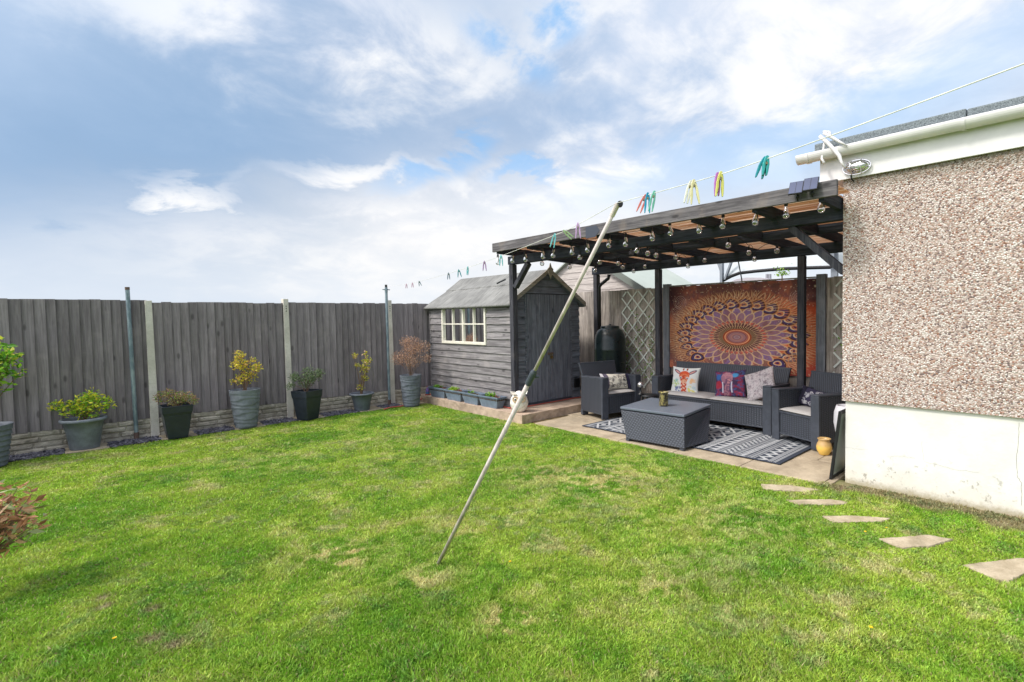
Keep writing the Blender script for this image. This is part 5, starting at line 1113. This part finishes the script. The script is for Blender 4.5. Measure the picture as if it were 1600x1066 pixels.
# rug
def rug():
    x0, x1, y0, y1 = 5.83, 7.35, 2.50, 5.72; nu, nv = 330, 170; U, V_ = np.meshgrid(np.linspace(0, 1, nu), np.linspace(0, 1, nv)); y = U * (y1 - y0); x = V_ * (x1 - x0)
    dk = np.array(srgb(62, 68, 80)); lt_ = np.array(srgb(190, 192, 194)); M_ = np.zeros(U.shape)
    bands = []; s_ = .0; tri = lambda v, p: np.abs((v / p) % 1 - .5) * 2
    seq = [('f', .06), ('s', .10), ('z', .17), ('s', .10), ('d', .13), ('s', .07), ('d2', .13), ('s', .10), ('z2', .17), ('d3', .05), ('s', .07), ('x', .24), ('s', .08), ('z', .16), ('d', .10)]
    k = 0
    while s_ < y1 - y0:
        typ, w = seq[k % len(seq)]; k += 1; m_ = (y >= s_) & (y < s_ + w); f_ = (y - s_) / w; v = np.zeros(U.shape)
        if typ == 's': v = ((f_ * w / .024) % 1 < .5)
        elif typ == 'z': v = np.abs(f_ - (.2 + .6 * tri(x, .15))) < .2
        elif typ == 'z2': v = (f_ < tri(x, .12) * .9) ^ (f_ > .85)
        elif typ == 'd': v = (np.abs(f_ - .5) + tri(x, .07) * .6) < .55
        elif typ == 'd2': v = ((np.floor(x / .05) + np.floor(f_ * 3)) % 2) > .5
        elif typ == 'd3': v = tri(x, .05) > .5
        elif typ == 'x': v = (np.abs(np.abs(f_ - .5) - tri(x, .28) * .5) < .09) | ((np.abs(f_ - .5) + np.abs(tri(x + .14, .28)) * .5) < .2)
        M_ = np.where(m_, v, M_); s_ += w
    e = (x < .02) | (x > x1 - x0 - .02) | (y < .03) | (y > y1 - y0 - .03); M_ = np.where(e, 0, M_)
    C = dk * (1 - M_[..., None]) + lt_ * M_[..., None]; C *= (.85 + .25 * fbm(x.ravel() * 30, y.ravel() * 30, 4, 3).reshape(U.shape))[..., None]
    Z = .003 + .003 * np.sin(y * 3.1 + x * 2); P = np.stack([x0 + x, y0 + y, .018 + Z], -1)
    o = grid_mesh('patio_rug', P, M_rugm, C=C); tag(o, 'flat black and white tribal patterned rug under the seating', 'rug')
    so_ = o.modifiers.new('thick', 'SOLIDIFY'); so_.thickness = .008; so_.offset = -1
rug()
# cushions
def cushion(name, lab, loc, rot, w, h, paint, T_=.075, n=72):
    U, V_ = np.meshgrid(np.linspace(-1, 1, n), np.linspace(-1, 1, n)); e = np.clip((1 - U ** 2) * (1 - V_ ** 2), 0, 1) ** .42; px = U * w / 2 * (1 - .09 * (1 - V_ ** 2)) ; pz = V_ * h / 2 * (1 - .09 * (1 - U ** 2))
    wr = (fbm(U.ravel() * 2 + 9, V_.ravel() * 2 + 3, hash(name) % 50 + int(loc[1] * 10), 3).reshape(U.shape) - .5) * .035 * e
    C = paint(U, V_); m_ = sstep(np.maximum(np.abs(U), np.abs(V_)), .965, .985); front = np.stack([px, -e * T_ - wr, pz], -1); back = np.stack([px, e * T_ + .0005, pz], -1)
    idx = np.arange(n * n).reshape(n, n); q = np.stack([idx[:-1, :-1], idx[:-1, 1:], idx[1:, 1:], idx[1:, :-1]], -1).reshape(-1, 4)
    me = bpy.data.meshes.new(name); me.from_pydata(np.concatenate([front.reshape(-1, 3), back.reshape(-1, 3)]).tolist(), [], q.tolist() + (q[:, ::-1] + n * n).tolist()); me.materials.append(M_print); me.shade_smooth()
    setcol(me, np.concatenate([C.reshape(-1, 3), np.clip(C * .9, 0, 1).reshape(-1, 3)])); me.update(); me.validate()
    o = bpy.data.objects.new(name, me); COL.objects.link(o); o.location = loc; o.rotation_euler = rot; tag(o, lab, 'cushion', None); return o
def layer(C, m_, col): return C * (1 - m_[..., None]) + np.array(col) * m_[..., None]
def nz(U, V_, s, k): return fbm(U.ravel() * s + 20, V_.ravel() * s + 20, k, 4).reshape(U.shape)
def giraffe(U, V_):
    C = np.ones(U.shape + (3,)) * np.array(srgb(226, 226, 224)); n1 = nz(U, V_, 3, 3); n2 = nz(U, V_, 9, 8)
    for cx_, cy_, r, col in ((-.62, -.25, .28, srgb(176, 200, 120)), (-.55, .0, .2, srgb(150, 190, 190)), (.62, -.1, .25, srgb(240, 180, 120)), (.5, -.72, .3, srgb(220, 210, 90)), (-.4, -.8, .25, srgb(70, 90, 150)), (.75, -.5, .2, srgb(180, 200, 210))):
        q = np.hypot(U - cx_, V_ - cy_); C = layer(C, sstep(r + (n1 - .5) * .5 - q, 0, .06) * sstep(n2, .4, .55) * .85, col)
    # ears
    for s_ in (-1, 1):
        a = (U - s_ * .55) * s_; b_ = V_ - .62; l = a * .85 + b_ * .5; t_ = -a * .5 + b_ * .85; C = layer(C, sstep(1 - np.hypot(l / .34, t_ / .13), 0, .12), srgb(110, 90, 110)); C = layer(C, sstep(1 - np.hypot(l / .24, t_ / .06), 0, .2), srgb(222, 160, 150))
        C = layer(C, sstep(.065 - np.hypot(U - s_ * .14, (V_ - .86) * .5), 0, .02), srgb(160, 70, 50))
    nk = sstep(.24 - np.abs(U - .02) + .03 * V_, 0, .03) * (V_ < -.1); C = layer(C, nk, srgb(236, 200, 180)); C = layer(C, nk * (np.sin(V_ * 22 + np.sin(U * 14)) * np.sin(U * 16 + 1) > -.2), srgb(204, 84, 56))
    hd = sstep(1 - np.hypot(U / (.34 + .2 * V_), (V_ - .22) / .52), 0, .06); C = layer(C, hd, srgb(222, 132, 92)); C = layer(C, hd * sstep(n2, .5, .6), srgb(190, 70, 50)); C = layer(C, hd * sstep(V_, .35, .6), srgb(220, 92, 56))
    C = layer(C, sstep(1 - np.hypot(U / .2, (V_ + .12) / .17), 0, .1), srgb(228, 170, 140))
    for s_ in (-1, 1): C = layer(C, sstep(.11 - np.hypot(U - s_ * .25, V_ - .16), 0, .03), srgb(230, 220, 220)); C = layer(C, sstep(.06 - np.hypot(U - s_ * .25, V_ - .14), 0, .02), srgb(40, 30, 40)); C = layer(C, sstep(.03 - np.hypot(U - s_ * .08, V_ + .1), 0, .01), srgb(90, 40, 40))
    return C
def elephant(U, V_):
    n1 = nz(U, V_, 4, 5); n2 = nz(U, V_, 10, 6); C = np.ones(U.shape + (3,)) * np.array(srgb(74, 56, 84)); C = layer(C, sstep(n1, .45, .6), srgb(140, 56, 80)); C = layer(C, sstep(n2, .52, .66) * .8, srgb(70, 90, 140)); C = layer(C, sstep(1 - np.hypot((U - .4) / .3, (V_ - .6) / .2), 0, .4), srgb(80, 150, 200)); C = layer(C, sstep(1 - np.hypot((U + .7) / .25, (V_ - .5) / .3), 0, .4), srgb(60, 100, 160))
    C = layer(C, sstep(1 - np.hypot((U + .7) / .3, (V_ + .1) / .4), 0, .4) * .8, srgb(180, 50, 60)); hd = sstep(1 - np.hypot((U + .1) / .42, (V_ - .42) / .5), 0, .1); C = layer(C, hd * .85, srgb(168, 120, 138)); tr = sstep(.2 - np.abs(U + .05 - .1 * V_), 0, .05) * (V_ < .4) * (V_ > -.95); C = layer(C, tr, srgb(120, 84, 110)); C = layer(C, (tr + hd) * sstep(n2, .45, .55) * .4, srgb(220, 150, 150))
    for s_ in (-1, 1): C = layer(C, sstep(.055 - np.abs(U + .08 - s_ * (.30 + .12 * (V_ + .4) ** 2)), 0, .03) * (V_ < .1) * (V_ > -.72), srgb(214, 208, 222))
    C = layer(C, sstep(.1 - np.hypot(U - .7, V_ + .78), 0, .05) * sstep(n2, .4, .5), srgb(220, 40, 50)); return C
def floral(U, V_):
    n1 = nz(U, V_, 3.2, 7); n2 = nz(U, V_, 9, 2); C = np.ones(U.shape + (3,)) * np.array(srgb(206, 196, 198)); C = layer(C, sstep(np.abs(np.sin(n1 * 26)) , .0, .45) * 0 + (1 - sstep(np.abs(np.sin(n1 * 26)), .12, .4)) * .8, srgb(104, 92, 98)); C = layer(C, sstep(n2, .54, .66) * .7, srgb(120, 104, 114)); return layer(C, sstep(n1, .5, .62) * .4, srgb(222, 206, 208))
def scroll(dark=False):
    def f(U, V_):
        bg_, fg = (srgb(60, 56, 78), srgb(206, 204, 208)) if dark else (srgb(222, 216, 202), srgb(58, 54, 60)); C = np.ones(U.shape + (3,)) * np.array(bg_); X_ = U * 1.7; n1 = nz(U, V_, 5, 9)
        q = random.Random(4)
        for k in range(26):
            cx_, cy_, r = q.uniform(-1.05, 1.05), q.uniform(-.85, .85), q.uniform(.10, .22); d = np.hypot(X_ - cx_, V_ - cy_); a = np.arctan2(V_ - cy_, X_ - cx_); C = layer(C, (1 - sstep(np.abs(np.sin(d * 20 + a)), .25, .5)) * (d < r) * .95, fg); C = layer(C, (1 - sstep(np.abs(d - r), .012, .03)) * .9, fg); 
        C = layer(C, (np.abs(U) > .62) * 1.0, srgb(62, 58, 84) if not dark else srgb(40, 38, 54)); C = layer(C, (np.abs(np.abs(U) - .64) < .03) * 1.0, srgb(30, 28, 40)); 
        if not dark: C = layer(C, (U < -.86) * 1., srgb(210, 205, 208)); C = layer(C, ((U < -.62) & (U > -.84)) * 1., srgb(96, 88, 104))
        return C
    return f
# rotations: local -Y is the printed front
def lean(face_deg, tilt, roll=0): return (Matrix.Rotation(R(face_deg), 3, 'Z') @ Matrix.Rotation(R(-tilt), 3, 'X') @ Matrix.Rotation(R(roll), 3, 'Y')).to_euler()
def cpos(px, py, X_): p = onx(px, py, X_); return tuple(p)
cushion('cushion', 'square white cushion with an orange giraffe face at the left end of the sofa', cpos(1071, 594.5, 7.42), lean(-80, 14, 1), .50, .46, giraffe)
cushion('cushion', 'dark red and purple cushion with an elephant in the middle of the sofa', cpos(1141, 600, 7.40), lean(-88, 16, -7), .52, .44, elephant)
cushion('cushion', 'pinkish grey floral cushion tipped against the right arm of the sofa', cpos(1188, 601, 7.34), lean(-100, 20, -22), .50, .46, floral)
def cposy(px, py, Y_): p = ony(px, py, Y_); return tuple(p)
cushion('cushion', 'long cream cushion with black scrolls and dark bands on the left armchair', cposy(963, 596, 5.84), lean(-12, 24, 4), .66, .29, scroll(), .07)
cushion('cushion', 'dark cushion with white scrolls and a pale band on the right armchair', (7.22, 2.60, .60), lean(-112, 22, 8), .60, .27, scroll(True), .07)
# jar, leaning frame and pale chair at the house corner
jp = onz(1292, 712, .02); jr = thing('glazed_jar', 'small golden yellow glazed jar on the patio beside the right armchair', 'jar', (jp.x + .05, jp.y + .05, .016))
MB().lathe([(.0001, 0), (.055, 0), (.06, .008), (.088, .06), (.092, .10), (.08, .145), (.066, .165), (.068, .185), (.080, .198), (.074, .204), (.058, .19), (.05, .15)], 30).build('body', mat('honey glaze', lambda t: t.mix(t.ss(t.m('ADD', t.xyz(t.co())[2], t.m('MULTIPLY', t.noise(t.co(), 8, 4, .6), .04)), .10, .16), srgb(232, 190, 96), srgb(190, 156, 104)), .2), jr, smooth=True)
fm = thing('framed_mirror', 'black framed mirror leaning on the end wall behind the house corner', 'mirror', (5.68, 1.895, .014), 0)
Mt = Matrix.Rotation(R(7), 4, 'X'); b = MB(); b.box(0, .035, -.012, .016, 0, .74, Mt); b.box(.42, .455, -.012, .016, 0, .74, Mt); b.box(.035, .42, -.0115, .0155, 0, .035, Mt); b.box(.035, .42, -.0115, .0155, .705, .74, Mt); b.build('frame', M_black, fm, bevel=.003)
MB().box(.035, .42, -.004, .006, .035, .705, Mt).build('glass', mat('mirror glass', lambda t: srgb(186, 194, 184), .15, .3), fm)
pc = thing('oval_planter', 'pale grey egg-shaped planter peeping out beside the house corner above the leaning mirror', 'planter', (6.42, 1.965, .016)); MB().lathe([(.0001, .24), (.07, .25), (.115, .34), (.14, .48), (.135, .60), (.11, .68), (.10, .68), (.12, .6), (.12, .48), (.0001, .36)], 30).build('shell', mat('pale plastic', lambda t: srgb(196, 194, 200), .5), pc, smooth=True)
MB().lathe([(.0001, 0), (.12, 0), (.12, .02), (.03, .04), (.03, .25)], 20).build('stand', M_black, pc, smooth=True)

# ============================================================ WASHING LINE, PROP AND PEGS
LN = [Vector(v) for v in ((4.68, 10.10, 2.455), (3.82, 7.55, 2.32), (3.1, 5.4, 2.262), (2.48, 3.55, 2.238), (2.02, 2.17, 2.25), (1.93, 1.90, 2.262), (1.803, 1.53, 2.292), (1.63, 1.02, 2.258), (1.53, .71, 2.248), (1.32, .10, 2.25), (1.12, -.5, 2.262), (.95, -1.0, 2.28))]
def cat(pts, n=8):
    out = []
    for i in range(len(pts) - 1):
        p0 = pts[max(i - 1, 0)]; p1 = pts[i]; p2 = pts[i + 1]; p3 = pts[min(i + 2, len(pts) - 1)]
        for k in range(n):
            u = k / n; out.append(.5 * ((2 * p1) + (p2 - p0) * u + (2 * p0 - 5 * p1 + 4 * p2 - p3) * u * u + (3 * p1 - p0 - 3 * p2 + p3) * u ** 3))
    return out + [pts[-1]]
lnp = cat(LN[:7]) + cat(LN[6:])[1:]
tag(MB().tube(lnp, .0015, 6).build('washing_line', M_line), 'pale washing line running from the hooked steel post over the prop towards the viewer', 'washing line')
def line_at(px):
    """point of the line that the photo shows at this column"""
    for a, c in zip(lnp, lnp[1:]):
        def col(p):
            v = p - Vector((0, 0, EYE)); return CX + F_ * v.dot(RI) / v.dot(FW)
        xa, xc = col(a), col(c)
        if xa <= px <= xc: return a.lerp(c, (px - xa) / (xc - xa))
    return lnp[0]
top = LN[6] + Vector((.005, 0, -.012)); foot = Vector((1.86, 3.32, -.02)); ax_ = (top - foot).normalized()
# where the photo shows the joint
best = min((abs((CX + F_ * (foot.lerp(top, u / 200) - Vector((0, 0, EYE))).dot(RI) / (foot.lerp(top, u / 200) - Vector((0, 0, EYE))).dot(FW)) - 832), u / 200) for u in range(201))[1]; J = foot.lerp(top, best)
pr = thing('clothes_prop', 'long telescopic metal clothes prop leaning across the lawn under the washing line', 'clothes prop', tuple(foot)); q = lambda v: v - foot
MB().tube([q(foot), q(J)], .0135, 14).build('lower_pole', M_alu, pr, smooth=True); MB().tube([q(J), q(top)], .0097, 14).build('upper_pole', M_alu, pr, smooth=True)
MB().tube([q(J - ax_ * .075), q(J + ax_ * .012), q(J + ax_ * .03)], [.0185, .0185, .013], 14).tube([q(J - ax_ * .02) + Vector((.012, -.012, 0)), q(J - ax_ * .02) + Vector((.03, -.03, 0))], .007, 8).build('clamp', mat('dark grey collar', lambda t: srgb(64, 70, 78), .45), pr)
b = MB(); b.tube([q(top - ax_ * .05), q(top + ax_ * .012)], .0125, 12); b.build('socket', M_alu, pr); sdv = RI * 1.0
cc = q(top + ax_ * .01) + sdv * .010; b = MB(); b.tube([cc + (FW * .010), cc - (FW * .010)], .0135, 14); b.build('roller', M_black, pr); MB().tube([q(top - ax_ * .02), cc - ax_ * .012], .005, 6).build('roller_arm', M_black, pr)
pegc = {'pink': srgb(196, 150, 176), 'teal': srgb(20, 136, 146), 'dteal': srgb(30, 96, 112), 'aqua': srgb(112, 190, 196), 'grey': srgb(92, 116, 132), 'purple': srgb(160, 124, 170), 'green': srgb(150, 178, 130), 'lilac': srgb(196, 160, 206), 'red': srgb(206, 110, 100), 'blue': srgb(30, 146, 182), 'mint': srgb(110, 180, 160), 'white': srgb(226, 226, 214), 'cream': srgb(224, 216, 168), 'yellow': srgb(214, 210, 110), 'violet': srgb(178, 110, 190), 'teal2': srgb(60, 164, 164)}
def peg(px, col, lab, tilt=0, spread=11, L_=.075, yaw=0, drop=.010):
    p = line_at(px); th = thing('clothes_peg', lab, 'peg', tuple(p), 0, 'pegs on the washing line'); mp = plas('peg ' + col, pegc[col], .4)
    # legs spread in a plane across the line of sight from the lawn
    Rz = Matrix.Rotation(R(-45 + yaw), 4, 'Z') @ Matrix.Rotation(R(tilt), 4, 'Y')
    for s_ in (-1, 1):
        M_ = Rz @ Matrix.Rotation(R(spread) * -s_, 4, 'Y'); b = MB(); w = .0075
        prf = [(-.30, drop), (.25, drop - .002), (.62, drop - .018), (.75, drop - L_ * .45), (.45, drop - L_ * .8), (.1, drop - L_), (-.35, drop - L_), (-.5, drop - L_ * .62), (-.2, drop - L_ * .4), (-.5, drop - L_ * .2)]
        b.prism([tuple(M_ @ Vector((s_ * (.003 + a * w), -.0055, zz))) for a, zz in prf][::s_], M_.to_3x3() @ Vector((0, .011, 0))); b.build('leg', mp, th, bevel=.0012)
    MB().tube([Rz @ Vector((0, -.0062, -.024 + drop)), Rz @ Vector((0, .0062, -.024 + drop))], .0042, 8).build('spring', mat('peg spring', lambda t: srgb(150, 140, 110), .4, .8), th)
peg(635, 'pink', 'pink peg farthest along the line, nearest the hooked steel post', 0, 9); peg(644.5, 'pink', 'pink peg second from the hooked steel post', 0, 9); peg(655, 'dteal', 'dark teal peg just left of the shed roof', -14, 13)
peg(701, 'grey', 'slate grey peg above the left end of the shed roof', 0, 9); peg(717, 'teal', 'teal peg spread wide above the shed ridge', -6, 13, .08); peg(731, 'aqua', 'narrow pale aqua peg above the shed ridge', 4, 2, .08); peg(757, 'purple', 'dusky purple peg between the shed ridge and the pergola end', 0, 9, .085)
peg(783, 'aqua', 'aqua peg just below the left end of the pergola fascia', 0, 7, .085); peg(867, 'aqua', 'aqua peg in front of the pergola fascia, next to a tilted green one', 14, 7, .085); peg(882, 'green', 'pale green peg tilted steeply beside the aqua one', -48, 6, .07); peg(903, 'lilac', 'lilac peg on the rising line left of the prop', 0, 8, .085)
peg(1009, 'red', 'faded red peg just right of the prop, beside a blue one', 24, 5, .08, 0, .004); peg(1012, 'blue', 'bright blue peg between the red and the mint green ones', 2, 6, .085); peg(1022, 'mint', 'mint green peg right of the bright blue one', 12, 4, .085)
peg(1079, 'white', 'off-white peg paired with a cream peg above the fascia', 14, 3, .085); peg(1084, 'cream', 'cream peg paired with the off-white one', -4, 9, .09); peg(1121, 'violet', 'violet peg half hidden by a yellow one', 2, 3, .08); peg(1126, 'yellow', 'yellow peg covering a violet one', 4, 7, .085); peg(1194, 'teal', 'large teal peg nearest the viewer', 16, 8, .068); peg(1198, 'teal2', 'lighter teal peg behind the nearest teal one', 8, 4, .06)
# a few dandelions and daisies in the lawn
for i, (a, c) in enumerate(((179, 999), (1352, 832), (1385, 826), (797, 879), (1361, 982))):
    p = onz(a, c, .03); th = thing('dandelion', ['yellow dandelion at the near left of the lawn', 'yellow dandelion nearer the patio beside the stepping stones', 'small yellow dandelion close to the middle stepping stone', 'yellow dandelion right of the foot of the prop', 'yellow dandelion at the near right of the lawn'][i], 'flower', (p.x, p.y, 0), 0, 'dandelions in the lawn')
    MB().tube([(0, 0, 0), (0, 0, .032)], .0015, 5).build('stem', mat('flower stem', lambda t: (.1, .25, .04), .6), th); r_f = .012 if i != 2 else .009
    b = MB()
    for k in range(18): a_ = k * 2.4; rr_ = r_f * (.4 + .6 * (k / 18)); b.prism([(0, 0, .033), (rr_ * math.cos(a_ - .25), rr_ * math.sin(a_ - .25), .038), (rr_ * math.cos(a_ + .25), rr_ * math.sin(a_ + .25), .038)], (0, 0, .002))
    b.build('petals', mat('dandelion yellow', lambda t: (.75, .5, .01), .6), th)
make_grass()
